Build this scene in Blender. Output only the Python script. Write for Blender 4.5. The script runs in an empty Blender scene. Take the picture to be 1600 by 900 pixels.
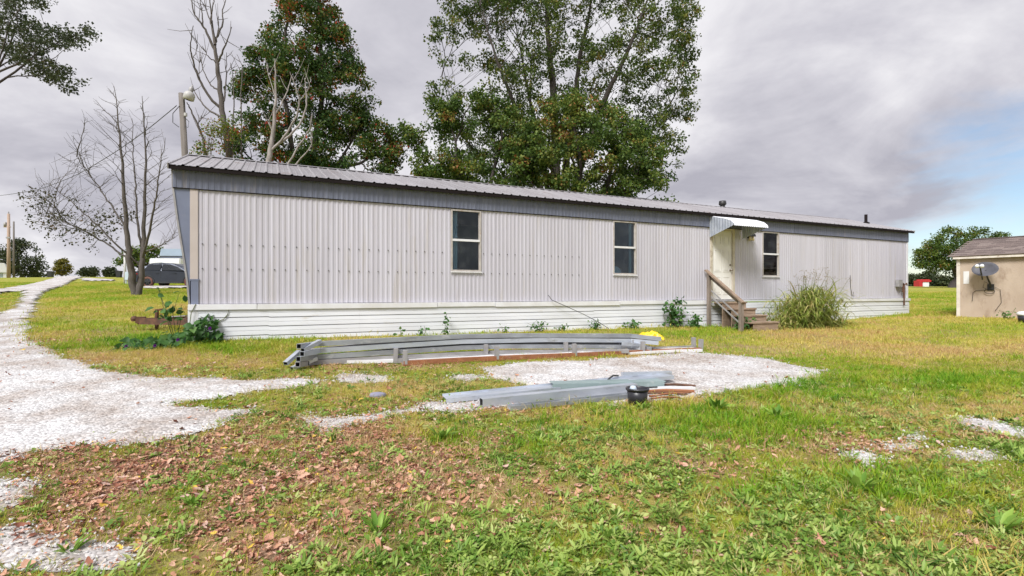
import bpy, bmesh, math, random
import numpy as np
from mathutils import Vector, Matrix

# ------------------------------------------------------------------ scene, camera, sky, sun
sc = bpy.context.scene
COL = sc.collection
random.seed(7)
RNG = np.random.default_rng(11)
EYE = 0.93                                     # eye level above the ground at the home's near corner
cam_d = bpy.data.cameras.new('camera'); cam = bpy.data.objects.new('camera', cam_d); COL.objects.link(cam)
cam.location = (0, 0, EYE); cam.rotation_euler = (math.pi / 2, 0, 0)
cam_d.sensor_width = 36; cam_d.lens = 18.0; cam_d.shift_y = 7 / 1600
cam_d.clip_start = 0.05; cam_d.clip_end = 3000
sc.camera = cam
SUN_EL, SUN_AZ = math.radians(48), math.radians(208)     # azimuth clockwise from +Y
w = bpy.data.worlds.new('World'); sc.world = w; w.use_nodes = True


def make_world():
    nt = w.node_tree; nt.nodes.clear(); N = nt.nodes.new; L = nt.links.new
    out = N('ShaderNodeOutputWorld'); bg = N('ShaderNodeBackground')
    sky = N('ShaderNodeTexSky'); sky.sky_type = 'NISHITA'; sky.sun_disc = False
    sky.sun_elevation = SUN_EL; sky.sun_rotation = SUN_AZ; sky.dust_density = 0.6; sky.ozone_density = 1.6
    sv = N('ShaderNodeVectorMath'); sv.operation = 'SCALE'; sv.inputs['Scale'].default_value = 0.062
    L(sky.outputs[0], sv.inputs[0])
    tc = N('ShaderNodeTexCoord'); sep = N('ShaderNodeSeparateXYZ'); L(tc.outputs['Generated'], sep.inputs[0])

    def math_(op, a, b=None, c=None, clamp=False):
        m = N('ShaderNodeMath'); m.operation = op; m.use_clamp = clamp
        for i, v in enumerate((a, b, c)):
            if v is None: continue
            if isinstance(v, (int, float)): m.inputs[i].default_value = v
            else: L(v, m.inputs[i])
        return m.outputs[0]
    den = math_('ADD', math_('MAXIMUM', sep.outputs[2], 0.0), 0.30)
    cx = math_('DIVIDE', sep.outputs[0], den); cy = math_('DIVIDE', sep.outputs[1], den)
    cmb = N('ShaderNodeCombineXYZ'); L(cx, cmb.inputs[0]); L(cy, cmb.inputs[1])

    def noise(scale, detail, rough, dist=0.0, off=0.0):
        n = N('ShaderNodeTexNoise'); n.inputs['Scale'].default_value = scale; n.inputs['Detail'].default_value = detail
        n.inputs['Roughness'].default_value = rough; n.inputs['Distortion'].default_value = dist
        mp = N('ShaderNodeMapping'); mp.inputs['Location'].default_value = (off, off * 1.7, off * .3)
        L(cmb.outputs[0], mp.inputs[0]); L(mp.outputs[0], n.inputs['Vector'])
        return n.outputs['Fac']
    n1 = noise(0.72, 7.0, 0.55, 0.6, 3.1)
    n2 = noise(2.1, 6.0, 0.6, 0.4, 9.7)
    mixn = math_('ADD', math_('MULTIPLY', n1, 0.62), math_('MULTIPLY', n2, 0.38))
    ramp = N('ShaderNodeValToRGB'); L(mixn, ramp.inputs[0])
    e = ramp.color_ramp.elements
    e[0].position = 0.40; e[0].color = (0.208, 0.205, 0.234, 1)
    e[1].position = 0.60; e[1].color = (0.39, 0.385, 0.40, 1)
    k = ramp.color_ramp.elements.new(0.5); k.color = (0.290, 0.285, 0.311, 1)
    # broken cloud low in the north-east
    g = Vector((0.71, 0.70, 0.05)).normalized()
    dv = N('ShaderNodeVectorMath'); dv.operation = 'DOT_PRODUCT'; dv.inputs[1].default_value = g
    L(tc.outputs['Generated'], dv.inputs[0])
    reg = N('ShaderNodeMapRange'); reg.interpolation_type = 'SMOOTHSTEP'
    reg.inputs['From Min'].default_value = 0.955; reg.inputs['From Max'].default_value = 0.998
    L(dv.outputs['Value'], reg.inputs['Value'])
    n3 = noise(1.1, 7.0, 0.60, 0.5, 21.4)
    gm = N('ShaderNodeMapRange'); gm.interpolation_type = 'SMOOTHSTEP'
    gm.inputs['From Min'].default_value = 0.70; gm.inputs['From Max'].default_value = 0.93
    L(math_('ADD', n3, math_('MULTIPLY', reg.outputs[0], 0.36)), gm.inputs['Value'])
    mx = N('ShaderNodeMix'); mx.data_type = 'RGBA'
    L(gm.outputs[0], mx.inputs[0]); L(ramp.outputs[0], mx.inputs[6]); L(sv.outputs[0], mx.inputs[7])
    L(mx.outputs[2], bg.inputs[0]); bg.inputs[1].default_value = 1.0
    L(bg.outputs[0], out.inputs[0])


make_world()
sun_d = bpy.data.lights.new('sun', 'SUN'); sun = bpy.data.objects.new('sun', sun_d); COL.objects.link(sun)
sun_d.energy = 2.1; sun_d.angle = math.radians(20); sun_d.color = (1.0, 0.985, 0.965)
sdir = Vector((math.sin(SUN_AZ) * math.cos(SUN_EL), math.cos(SUN_AZ) * math.cos(SUN_EL), math.sin(SUN_EL)))
sun.rotation_euler = sdir.to_track_quat('Z', 'Y').to_euler(); sun.location = sdir * 60
vs = sc.view_settings; vs.view_transform = 'Standard'; vs.look = 'None'; vs.exposure = 1.18; vs.gamma = 1.0
vs.use_curve_mapping = False
sc.cycles.max_bounces = 5; sc.cycles.diffuse_bounces = 2; sc.cycles.transparent_max_bounces = 8
sc.cycles.use_denoising = True; sc.cycles.use_adaptive_sampling = True; sc.cycles.adaptive_threshold = .02


# ------------------------------------------------------------------ terrain
CTRL = np.array([
    (-6, 9.5, 0), (-3, 10.9, 0), (0, 12.3, -.02), (5, 14.8, -.05), (9, 16.6, -.07), (11.8, 18, -.01), (15, 19.5, .12),
    (0, 0, -.66), (0, 2.6, -.55), (-3, 2.6, -.53), (4, 2.6, -.56), (-6, 5, -.33), (6, 5, -.47), (10, 6, -.38), (-12, 5, -.3),
    (4, 9, -.27), (9, 12, -.24), (-2, 7.5, -.24), (12, 13, -.03), (14.46, 16.6, .14), (18, 12, .02), (21, 25, .5), (31, 40, .8), (44, 60, 1.25), (74, 100, 2.15), (95, 140, 2.2),
    (-9, 9.2, -.03), (-12, 14, .27), (-14, 20, .55), (-18, 25, .80), (-25, 35, 1.30), (-29, 42, 1.55), (-40, 55, 2.2), (-60, 70, 3.05), (-75, 88, 3.0), (-100, 120, 2.4),
    (0, 20, .25), (0, 30, .7), (0, 60, 1.8), (0, 100, 2.4), (0, 200, 1.5), (-200, 200, 1), (200, 200, 1.5), (-30, 15, .2), (-60, 30, .8), (40, 10, 0),
    (0, -12, -.9), (-15, -12, -.8), (15, -12, -.9), (0, -100, -1.5), (-150, 0, 0), (150, 0, 0), (0, -300, -2), (0, 600, 0), (500, 500, 0), (-500, 500, 0), (600, 0, 0), (-600, 0, 0)], float)


def _tps(r2):
    return np.where(r2 > 1e-12, r2 * np.log(np.maximum(r2, 1e-12)), 0)


_s = 50.0
_A = CTRL[:, :2] / _s
_K = _tps(((_A[:, None] - _A[None]) ** 2).sum(-1)) + np.eye(len(_A)) * 2e-6
_P = np.c_[np.ones(len(_A)), _A]
_M = np.block([[_K, _P], [_P.T, np.zeros((3, 3))]])
_W = np.linalg.solve(_M, np.r_[CTRL[:, 2], 0, 0, 0])


def hash2(ix, iy, seed=0):
    v = np.sin(ix * 127.1 + iy * 311.7 + seed * 74.7) * 43758.5453
    return v - np.floor(v)


def vnoise(x, y, sc_=1.0, seed=0):
    x = np.asarray(x, float) * sc_ + 1000.3; y = np.asarray(y, float) * sc_ + 1000.7
    ix, iy = np.floor(x), np.floor(y); fx, fy = x - ix, y - iy
    fx = fx * fx * (3 - 2 * fx); fy = fy * fy * (3 - 2 * fy)
    a = hash2(ix, iy, seed); b = hash2(ix + 1, iy, seed); c = hash2(ix, iy + 1, seed); d = hash2(ix + 1, iy + 1, seed)
    return a * (1 - fx) * (1 - fy) + b * fx * (1 - fy) + c * (1 - fx) * fy + d * fx * fy


def fbm(x, y, s=1.0, seed=0, o=3):
    t = 0; amp = .5; tot = 0
    for i in range(o):
        t = t + vnoise(x, y, s * 2 ** i, seed + i) * amp; tot += amp; amp *= .5
    return t / tot


def H(x, y):
    x = np.atleast_1d(np.asarray(x, float)); y = np.atleast_1d(np.asarray(y, float))
    sh = x.shape; q = np.c_[x.ravel(), y.ravel()] / _s
    out = np.empty(len(q))
    for i in range(0, len(q), 40000):
        b = q[i:i + 40000]
        out[i:i + 40000] = _tps(((b[:, None] - _A[None]) ** 2).sum(-1)) @ _W[:-3] + _W[-3] + b @ _W[-2:]
    out = out.reshape(sh)
    return out + (fbm(x, y, .9, 5) - .5) * .05


def h1(x, y): return float(H(x, y)[0])


def ground_at(px, py):
    """where the sight line through a photo pixel meets the ground"""
    kx, kz = (px - 800) / 800, (457 - py) / 800
    ys = np.r_[np.arange(1.2, 30, .05), np.arange(30, 130, .5)]
    d = EYE + kz * ys - H(kx * ys, ys)
    i = int(np.argmax(d < 0)) if (d < 0).any() else len(ys) - 1
    Y = ys[i]
    return Vector((kx * Y, Y, h1(kx * Y, Y)))


def at(px, py, Y): return Vector(((px - 800) / 800 * Y, Y, EYE + (457 - py) / 800 * Y))


# ------------------------------------------------------------------ materials
MATS = {}


def mat(name, c1, c2=None, scale=8.0, rough=.7, metal=0.0, bump=0.0, bscale=None, stretch=(1, 1, 1), lo=.35, hi=.65, detail=5.0, c3=None, s3=2.0, t3=.62, spec=.5, orand=0.0):
    m = bpy.data.materials.new(name); m.use_nodes = True; nt = m.node_tree; N = nt.nodes.new; L = nt.links.new
    b = nt.nodes['Principled BSDF']; b.inputs['Roughness'].default_value = rough; b.inputs['Metallic'].default_value = metal
    b.inputs['Specular IOR Level'].default_value = spec
    tc = N('ShaderNodeTexCoord'); mp = N('ShaderNodeMapping'); mp.inputs['Scale'].default_value = stretch
    L(tc.outputs['Object'], mp.inputs[0])
    if c2 is None: c2 = tuple(v * .82 for v in c1)
    n = N('ShaderNodeTexNoise'); n.inputs['Scale'].default_value = scale; n.inputs['Detail'].default_value = detail
    L(mp.outputs[0], n.inputs['Vector'])
    r = N('ShaderNodeValToRGB'); r.color_ramp.elements[0].position = lo; r.color_ramp.elements[1].position = hi
    r.color_ramp.elements[0].color = (*c1, 1); r.color_ramp.elements[1].color = (*c2, 1)
    L(n.outputs['Fac'], r.inputs[0]); col = r.outputs[0]
    if c3 is not None:                          # blotches of dirt, rust or wear
        n3 = N('ShaderNodeTexNoise'); n3.inputs['Scale'].default_value = s3; n3.inputs['Detail'].default_value = 7
        n3.inputs['Roughness'].default_value = .65
        mp3 = N('ShaderNodeMapping'); mp3.inputs['Scale'].default_value = stretch; mp3.inputs['Location'].default_value = (3.3, 7.1, 1.9)
        L(tc.outputs['Object'], mp3.inputs[0]); L(mp3.outputs[0], n3.inputs['Vector'])
        mr = N('ShaderNodeMapRange'); mr.inputs['From Min'].default_value = t3; mr.inputs['From Max'].default_value = t3 + .14
        L(n3.outputs['Fac'], mr.inputs['Value'])
        mx = N('ShaderNodeMix'); mx.data_type = 'RGBA'; mx.inputs[7].default_value = (*c3, 1)
        L(mr.outputs[0], mx.inputs[0]); L(col, mx.inputs[6]); col = mx.outputs[2]
    if orand:                                   # each sheet or board its own shade
        oi = N('ShaderNodeObjectInfo'); mo = N('ShaderNodeMapRange'); mo.inputs['To Min'].default_value = 1 - orand; mo.inputs['To Max'].default_value = 1 + orand * .4
        L(oi.outputs['Random'], mo.inputs['Value']); vm = N('ShaderNodeVectorMath'); vm.operation = 'SCALE'; L(col, vm.inputs[0]); L(mo.outputs[0], vm.inputs['Scale']); col = vm.outputs[0]
    L(col, b.inputs['Base Color'])
    if bump:
        n2 = N('ShaderNodeTexNoise'); n2.inputs['Scale'].default_value = bscale or scale * 4; n2.inputs['Detail'].default_value = 4
        L(mp.outputs[0], n2.inputs['Vector'])
        bp = N('ShaderNodeBump'); bp.inputs['Strength'].default_value = bump; bp.inputs['Distance'].default_value = .02
        L(n2.outputs['Fac'], bp.inputs['Height']); L(bp.outputs[0], b.inputs['Normal'])
    MATS[name] = m
    return m


def leaf_mat(name, stops, rough=.55, trans=.35, attr='tint', inst=False):
    """leaf colour from a per-leaf (or per-instance) tint value"""
    m = bpy.data.materials.new(name); m.use_nodes = True; nt = m.node_tree; N = nt.nodes.new; L = nt.links.new
    b = nt.nodes['Principled BSDF']; out = nt.nodes['Material Output']
    b.inputs['Roughness'].default_value = rough; b.inputs['Specular IOR Level'].default_value = .3
    a = N('ShaderNodeAttribute'); a.attribute_name = attr
    if inst: a.attribute_type = 'INSTANCER'
    r = N('ShaderNodeValToRGB'); els = r.color_ramp.elements
    els[0].position = stops[0][0]; els[0].color = (*stops[0][1], 1); els[1].position = stops[-1][0]; els[1].color = (*stops[-1][1], 1)
    for p, c in stops[1:-1]:
        x = els.new(p); x.color = (*c, 1)
    L(a.outputs['Fac'], r.inputs[0]); L(r.outputs[0], b.inputs['Base Color'])
    t = N('ShaderNodeBsdfTranslucent'); L(r.outputs[0], t.inputs[0])
    mx = N('ShaderNodeMixShader'); mx.inputs[0].default_value = trans
    L(b.outputs[0], mx.inputs[1]); L(t.outputs[0], mx.inputs[2]); L(mx.outputs[0], out.inputs[0])
    MATS[name] = m
    return m


def glass_mat(name, tint=(.72, .84, .9), dirt=.035):
    m = bpy.data.materials.new(name); m.use_nodes = True; nt = m.node_tree; N = nt.nodes.new; L = nt.links.new
    nt.nodes.remove(nt.nodes['Principled BSDF']); out = nt.nodes['Material Output']
    tr = N('ShaderNodeBsdfTransparent'); tr.inputs[0].default_value = (*tint, 1)
    gl = N('ShaderNodeBsdfGlossy'); gl.inputs['Roughness'].default_value = .03
    fr = N('ShaderNodeFresnel'); fr.inputs[0].default_value = 1.42
    m1 = N('ShaderNodeMixShader'); L(fr.outputs[0], m1.inputs[0]); L(tr.outputs[0], m1.inputs[1]); L(gl.outputs[0], m1.inputs[2])
    df = N('ShaderNodeBsdfDiffuse'); df.inputs[0].default_value = (.45, .46, .48, 1)
    tc = N('ShaderNodeTexCoord'); n = N('ShaderNodeTexNoise'); n.inputs['Scale'].default_value = 3.5; n.inputs['Detail'].default_value = 6
    L(tc.outputs['Object'], n.inputs['Vector'])
    mr = N('ShaderNodeMapRange'); mr.inputs['From Min'].default_value = .45; mr.inputs['From Max'].default_value = .8
    mr.inputs['To Max'].default_value = dirt * 2; L(n.outputs['Fac'], mr.inputs['Value'])
    m2 = N('ShaderNodeMixShader'); L(mr.outputs[0], m2.inputs[0]); L(m1.outputs[0], m2.inputs[1]); L(df.outputs[0], m2.inputs[2])
    L(m2.outputs[0], out.inputs[0]); MATS[name] = m
    return m


mat('siding', (.545, .53, .59), (.488, .47, .522), 1.1, .45, stretch=(5, 1, .35), c3=(.47, .44, .44), s3=1.1, t3=.56, bump=.03, orand=.08)
mat('siding_old', (.52, .46, .43), (.46, .40, .37), 2, .5)
mat('fascia', (.165, .18, .245), (.125, .138, .19), 1.3, .45, stretch=(5, 1, .5), c3=(.24, .22, .22), s3=1.1, t3=.60, orand=.12)
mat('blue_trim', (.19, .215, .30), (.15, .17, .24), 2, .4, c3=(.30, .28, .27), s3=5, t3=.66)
mat('roof_metal', (.39, .375, .39), (.33, .31, .325), 1.2, .38, metal=.25, stretch=(3, .6, 1), c3=(.27, .22, .21), s3=1.2, t3=.58, orand=.08)
mat('dark_and_shade', (.018, .014, .014), None, 5, .9, spec=.1)  # near black: dark trim with the eave shadow put into its colour
mat('skirt', (.77, .785, .83), (.69, .70, .735), 1.6, .4, stretch=(.5, 1, 2), c3=(.55, .51, .45), s3=2.4, t3=.62, orand=.06)
mat('white_trim', (.77, .775, .80), (.68, .67, .67), 2.5, .45, c3=(.48, .42, .36), s3=6, t3=.64)
mat('sash', (.50, .47, .44), (.40, .36, .33), 6, .5, c3=(.35, .25, .17), s3=5, t3=.6)
mat('door_white', (.80, .79, .75), (.74, .72, .67), 1.5, .4, c3=(.50, .46, .40), s3=2, t3=.66)
mat('door_frame', (.62, .57, .47), (.50, .44, .35), 4, .6, c3=(.26, .20, .14), s3=5, t3=.58)
mat('interior', (.10, .085, .075), (.07, .06, .055), 2, .8)
mat('curtain', (.50, .58, .62), (.38, .46, .50), 3, .8, stretch=(8, 1, .5))
mat('brass', (.35, .30, .25), None, 8, .3, metal=.9)
mat('black_metal', (.02, .02, .022), (.035, .033, .033), 8, .45)
mat('lamp_glass', (.60, .50, .25), None, 8, .2)
mat('rust', (.16, .075, .042), (.08, .04, .027), 9, .85, bump=.3, c3=(.05, .04, .035), s3=6, t3=.55)
mat('rust_orange', (.33, .135, .06), (.22, .085, .04), 8, .8, bump=.25, stretch=(.6, 3, 3), c3=(.45, .33, .26), s3=3, t3=.6)
mat('galv', (.40, .43, .47), (.29, .305, .335), 2.6, .36, metal=.5, stretch=(.8, 2, 2), c3=(.56, .57, .59), s3=3, t3=.55)
mat('galv_bright', (.58, .62, .69), (.45, .49, .56), 2.4, .32, metal=.5, stretch=(.8, 2, 2), c3=(.35, .36, .37), s3=3, t3=.57)
mat('galv_dull', (.38, .37, .37), (.28, .27, .27), 5, .6, metal=.25, c3=(.24, .20, .17), s3=5, t3=.6)
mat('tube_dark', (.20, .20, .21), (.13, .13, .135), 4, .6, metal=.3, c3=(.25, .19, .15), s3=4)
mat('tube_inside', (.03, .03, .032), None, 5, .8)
mat('teal_metal', (.33, .42, .42), (.27, .35, .35), 3, .45, metal=.3, c3=(.45, .50, .50), s3=4)
mat('wood_old', (.36, .265, .19), (.26, .185, .13), 4, .85, stretch=(1, 1, 6), bump=.3, c3=(.17, .13, .10), s3=3, t3=.58)
mat('wood_rail', (.32, .235, .17), (.21, .15, .11), 5, .85, bump=.3, c3=(.18, .15, .13), s3=4, t3=.58)
mat('wood_grey', (.27, .22, .185), (.18, .145, .12), 4, .9, stretch=(3, 3, .6), bump=.3, c3=(.10, .085, .07), s3=3, t3=.56)
mat('black_plastic', (.018, .018, .024), (.035, .034, .04), 8, .38, c3=(.12, .11, .10), s3=5, t3=.64)
mat('yellow_plastic', (.85, .60, .012), (.80, .50, .01), 8, .4, bump=.2)
mat('stone_blue', (.27, .27, .36), (.20, .20, .27), 6, .8, bump=.4)
mat('bark', (.14, .105, .08), (.085, .063, .05), 10, .95, stretch=(2, 2, .5), bump=.6)
mat('bark_dark', (.075, .062, .055), (.045, .037, .034), 8, .95, stretch=(2, 2, .5), bump=.5)
mat('bark_dead', (.125, .108, .098), (.08, .068, .062), 6, .95, stretch=(2, 2, .5), bump=.5)
mat('bark_pale', (.35, .315, .30), (.22, .195, .18), 4, .9, stretch=(2, 2, .5), bump=.4)
mat('pole_wood', (.19, .168, .15), (.13, .113, .10), 5, .9, stretch=(4, 4, .3), bump=.3)
mat('pole_tan', (.44, .32, .25), (.34, .25, .20), 5, .9, stretch=(4, 4, .3))
mat('lamp_grey', (.50, .49, .48), (.42, .41, .40), 5, .5)
mat('wire', (.03, .03, .03), None, 5, .6)
mat('car_paint', (.055, .062, .082), (.048, .054, .072), 3, .28, metal=.5)
mat('car_glass', (.015, .018, .022), None, 3, .06)
mat('tyre', (.02, .02, .02), (.035, .033, .03), 8, .9)
mat('rim_rust', (.20, .09, .06), (.14, .06, .045), 6, .6)
mat('rim', (.12, .12, .13), None, 6, .35, metal=.8)
mat('red_lens', (.35, .015, .012), None, 6, .2)
mat('far_white', (.78, .79, .82), (.70, .71, .74), 1, .6)
mat('far_blue', (.36, .44, .55), (.30, .38, .48), 1, .5)
mat('far_dark', (.03, .032, .035), None, 3, .6)
mat('red_paint', (.50, .03, .035), (.42, .025, .03), 3, .6)
mat('pale_blue', (.50, .58, .66), (.44, .52, .6), 3, .6)
mat('shed_wall', (.50, .405, .325), (.42, .33, .26), 2.2, .9, c3=(.31, .225, .17), s3=2.4, t3=.54, stretch=(1, 1, .45), bump=.35, bscale=40)
mat('shed_trim', (.72, .67, .60), (.58, .52, .45), 6, .8, c3=(.33, .24, .18), s3=5, t3=.56)
mat('shingle', (.215, .165, .150), (.155, .12, .11), 9, .95, bump=.5, bscale=90)
mat('shingle_b', (.27, .215, .195), (.20, .16, .145), 9, .95, bump=.5, bscale=90)
mat('shingle_c', (.165, .125, .115), (.125, .098, .09), 9, .95, bump=.5, bscale=90)
mat('dish', (.105, .105, .125), (.085, .085, .10), 6, .5)
mat('gravel_stone', (.64, .62, .612), (.46, .44, .43), 40, .9)
glass_mat('glass')
LEAFY = [(0, (.034, .062, .017)), (.4, (.075, .122, .028)), (.7, (.15, .185, .036)), (.88, (.22, .20, .045)), (1, (.26, .13, .04))]
leaf_mat('leaf_tall', LEAFY)
leaf_mat('leaf_maple', [(0, (.022, .055, .014)), (.45, (.052, .105, .022)), (.74, (.12, .165, .03)), (.88, (.21, .155, .035)), (.96, (.38, .12, .04)), (1, (.42, .06, .035))])
leaf_mat('leaf_bush', [(0, (.035, .072, .016)), (.5, (.10, .165, .03)), (.8, (.22, .245, .045)), (.93, (.25, .16, .04)), (1, (.30, .11, .04))])
leaf_mat('leaf_bare', [(0, (.05, .06, .03)), (.6, (.09, .085, .045)), (1, (.15, .09, .05))])
leaf_mat('leaf_gold', [(0, (.10, .11, .015)), (1, (.26, .20, .03))])
leaf_mat('leaf_far', [(0, (.03, .045, .022)), (.6, (.065, .085, .035)), (1, (.12, .11, .055))])
leaf_mat('leaf_vine', [(0, (.03, .09, .022)), (.6, (.075, .18, .04)), (1, (.18, .29, .06))], .5)
leaf_mat('leaf_reed', [(0, (.09, .18, .025)), (.4, (.24, .34, .06)), (.7, (.42, .46, .12)), (1, (.52, .44, .20))])
leaf_mat('seed_head', [(0, (.20, .15, .07)), (1, (.33, .25, .13))])
leaf_mat('petal', [(0, (.10, .02, .16)), (1, (.16, .04, .26))])
leaf_mat('blade', [(0, (.09, .24, .012)), (.22, (.20, .39, .016)), (.42, (.32, .41, .03)), (.62, (.45, .43, .055)), (.8, (.64, .53, .15)), (1, (.58, .38, .17))], .6, .38, inst=True)
leaf_mat('weed', [(0, (.07, .16, .022)), (.4, (.19, .32, .05)), (.75, (.36, .46, .11)), (1, (.48, .54, .19))], .45, .3, inst=True)
leaf_mat('dead_leaf', [(0, (.10, .036, .026)), (.22, (.27, .105, .066)), (.5, (.50, .25, .16)), (.76, (.66, .42, .30)), (.93, (.52, .38, .35)), (1, (.66, .46, .08))], .7, .15, inst=True)
leaf_mat('straw', [(0, (.40, .27, .11)), (1, (.66, .52, .27))], .7, .2, inst=True)


def ground_material():
    m = bpy.data.materials.new('ground'); m.use_nodes = True; nt = m.node_tree; N = nt.nodes.new; L = nt.links.new
    b = nt.nodes['Principled BSDF']; b.inputs['Roughness'].default_value = .95; b.inputs['Specular IOR Level'].default_value = .1
    tc = N('ShaderNodeTexCoord')

    def noise(s, d=5, r=.6):
        n = N('ShaderNodeTexNoise'); n.inputs['Scale'].default_value = s; n.inputs['Detail'].default_value = d; n.inputs['Roughness'].default_value = r
        L(tc.outputs['Object'], n.inputs['Vector']); return n.outputs['Fac']

    def ramp(f, *st):
        r = N('ShaderNodeValToRGB'); L(f, r.inputs[0]); e = r.color_ramp.elements
        e[0].position = st[0][0]; e[0].color = (*st[0][1], 1); e[1].position = st[-1][0]; e[1].color = (*st[-1][1], 1)
        for p, c in st[1:-1]:
            k = e.new(p); k.color = (*c, 1)
        return r.outputs[0]

    def mix(f, a, c):
        x = N('ShaderNodeMix'); x.data_type = 'RGBA'; L(f, x.inputs[0]); L(a, x.inputs[6]); L(c, x.inputs[7]); return x.outputs[2]

    def attr(n):
        a = N('ShaderNodeAttribute'); a.attribute_name = n; return a.outputs['Fac']
    fine = noise(16, 8, .75)
    soil = ramp(fine, (.3, (.14, .09, .055)), (.55, (.31, .215, .135)), (.75, (.46, .36, .25)))
    grass = ramp(fine, (.28, (.11, .15, .018)), (.5, (.25, .28, .034)), (.72, (.43, .40, .07)))
    dry = ramp(fine, (.28, (.26, .235, .035)), (.5, (.45, .39, .075)), (.72, (.62, .52, .16)))
    lit = ramp(noise(34, 6, .8), (.3, (.14, .065, .042)), (.5, (.34, .20, .135)), (.7, (.52, .37, .28)))
    g = mix(attr('dry'), grass, dry)
    g = mix(attr('bare'), g, soil)
    g = mix(attr('litter'), g, lit)
    L(g, b.inputs['Base Color'])
    bp = N('ShaderNodeBump'); bp.inputs['Strength'].default_value = .9; bp.inputs['Distance'].default_value = .03
    L(noise(26, 8, .75), bp.inputs['Height']); L(bp.outputs[0], b.inputs['Normal'])
    MATS['ground'] = m


def gravel_material():
    m = bpy.data.materials.new('gravel'); m.use_nodes = True; nt = m.node_tree; N = nt.nodes.new; L = nt.links.new
    b = nt.nodes['Principled BSDF']; b.inputs['Roughness'].default_value = .95; b.inputs['Specular IOR Level'].default_value = .1
    tc = N('ShaderNodeTexCoord')
    v = N('ShaderNodeTexVoronoi'); v.inputs['Scale'].default_value = 48; L(tc.outputs['Object'], v.inputs['Vector'])
    n = N('ShaderNodeTexNoise'); n.inputs['Scale'].default_value = 1.1; n.inputs['Detail'].default_value = 7; n.inputs['Roughness'].default_value = .7
    L(tc.outputs['Object'], n.inputs['Vector'])
    sep = N('ShaderNodeSeparateColor'); L(v.outputs['Color'], sep.inputs[0])
    r = N('ShaderNodeValToRGB'); L(sep.outputs[0], r.inputs[0]); e = r.color_ramp.elements
    e[0].position = 0; e[0].color = (.36, .348, .345, 1); e[1].position = 1; e[1].color = (.73, .722, .724, 1)
    r2 = N('ShaderNodeValToRGB'); L(n.outputs['Fac'], r2.inputs[0]); e = r2.color_ramp.elements
    e[0].position = .38; e[0].color = (.66, .58, .52, 1); e[1].position = .58; e[1].color = (1, 1, 1, 1)
    x = N('ShaderNodeMix'); x.data_type = 'RGBA'; x.blend_type = 'MULTIPLY'; x.inputs[0].default_value = 1
    L(r.outputs[0], x.inputs[6]); L(r2.outputs[0], x.inputs[7]); L(x.outputs[2], b.inputs['Base Color'])
    bp = N('ShaderNodeBump'); bp.inputs['Strength'].default_value = .7; bp.inputs['Distance'].default_value = .012; bp.invert = True
    L(v.outputs['Distance'], bp.inputs['Height']); L(bp.outputs[0], b.inputs['Normal'])
    MATS['gravel'] = m


ground_material(); gravel_material()


# ------------------------------------------------------------------ mesh helpers
def tag(o, label=None, cat=None, group=None, kind=None):
    if label: o['label'] = label
    if cat: o['category'] = cat
    if group: o['group'] = group
    if kind: o['kind'] = kind
    return o


def empty(name, loc=(0, 0, 0), rz=0.0):
    o = bpy.data.objects.new(name, None); o.location = loc; o.rotation_euler = (0, 0, rz); o.empty_display_size = .2
    COL.objects.link(o); return o


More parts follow.
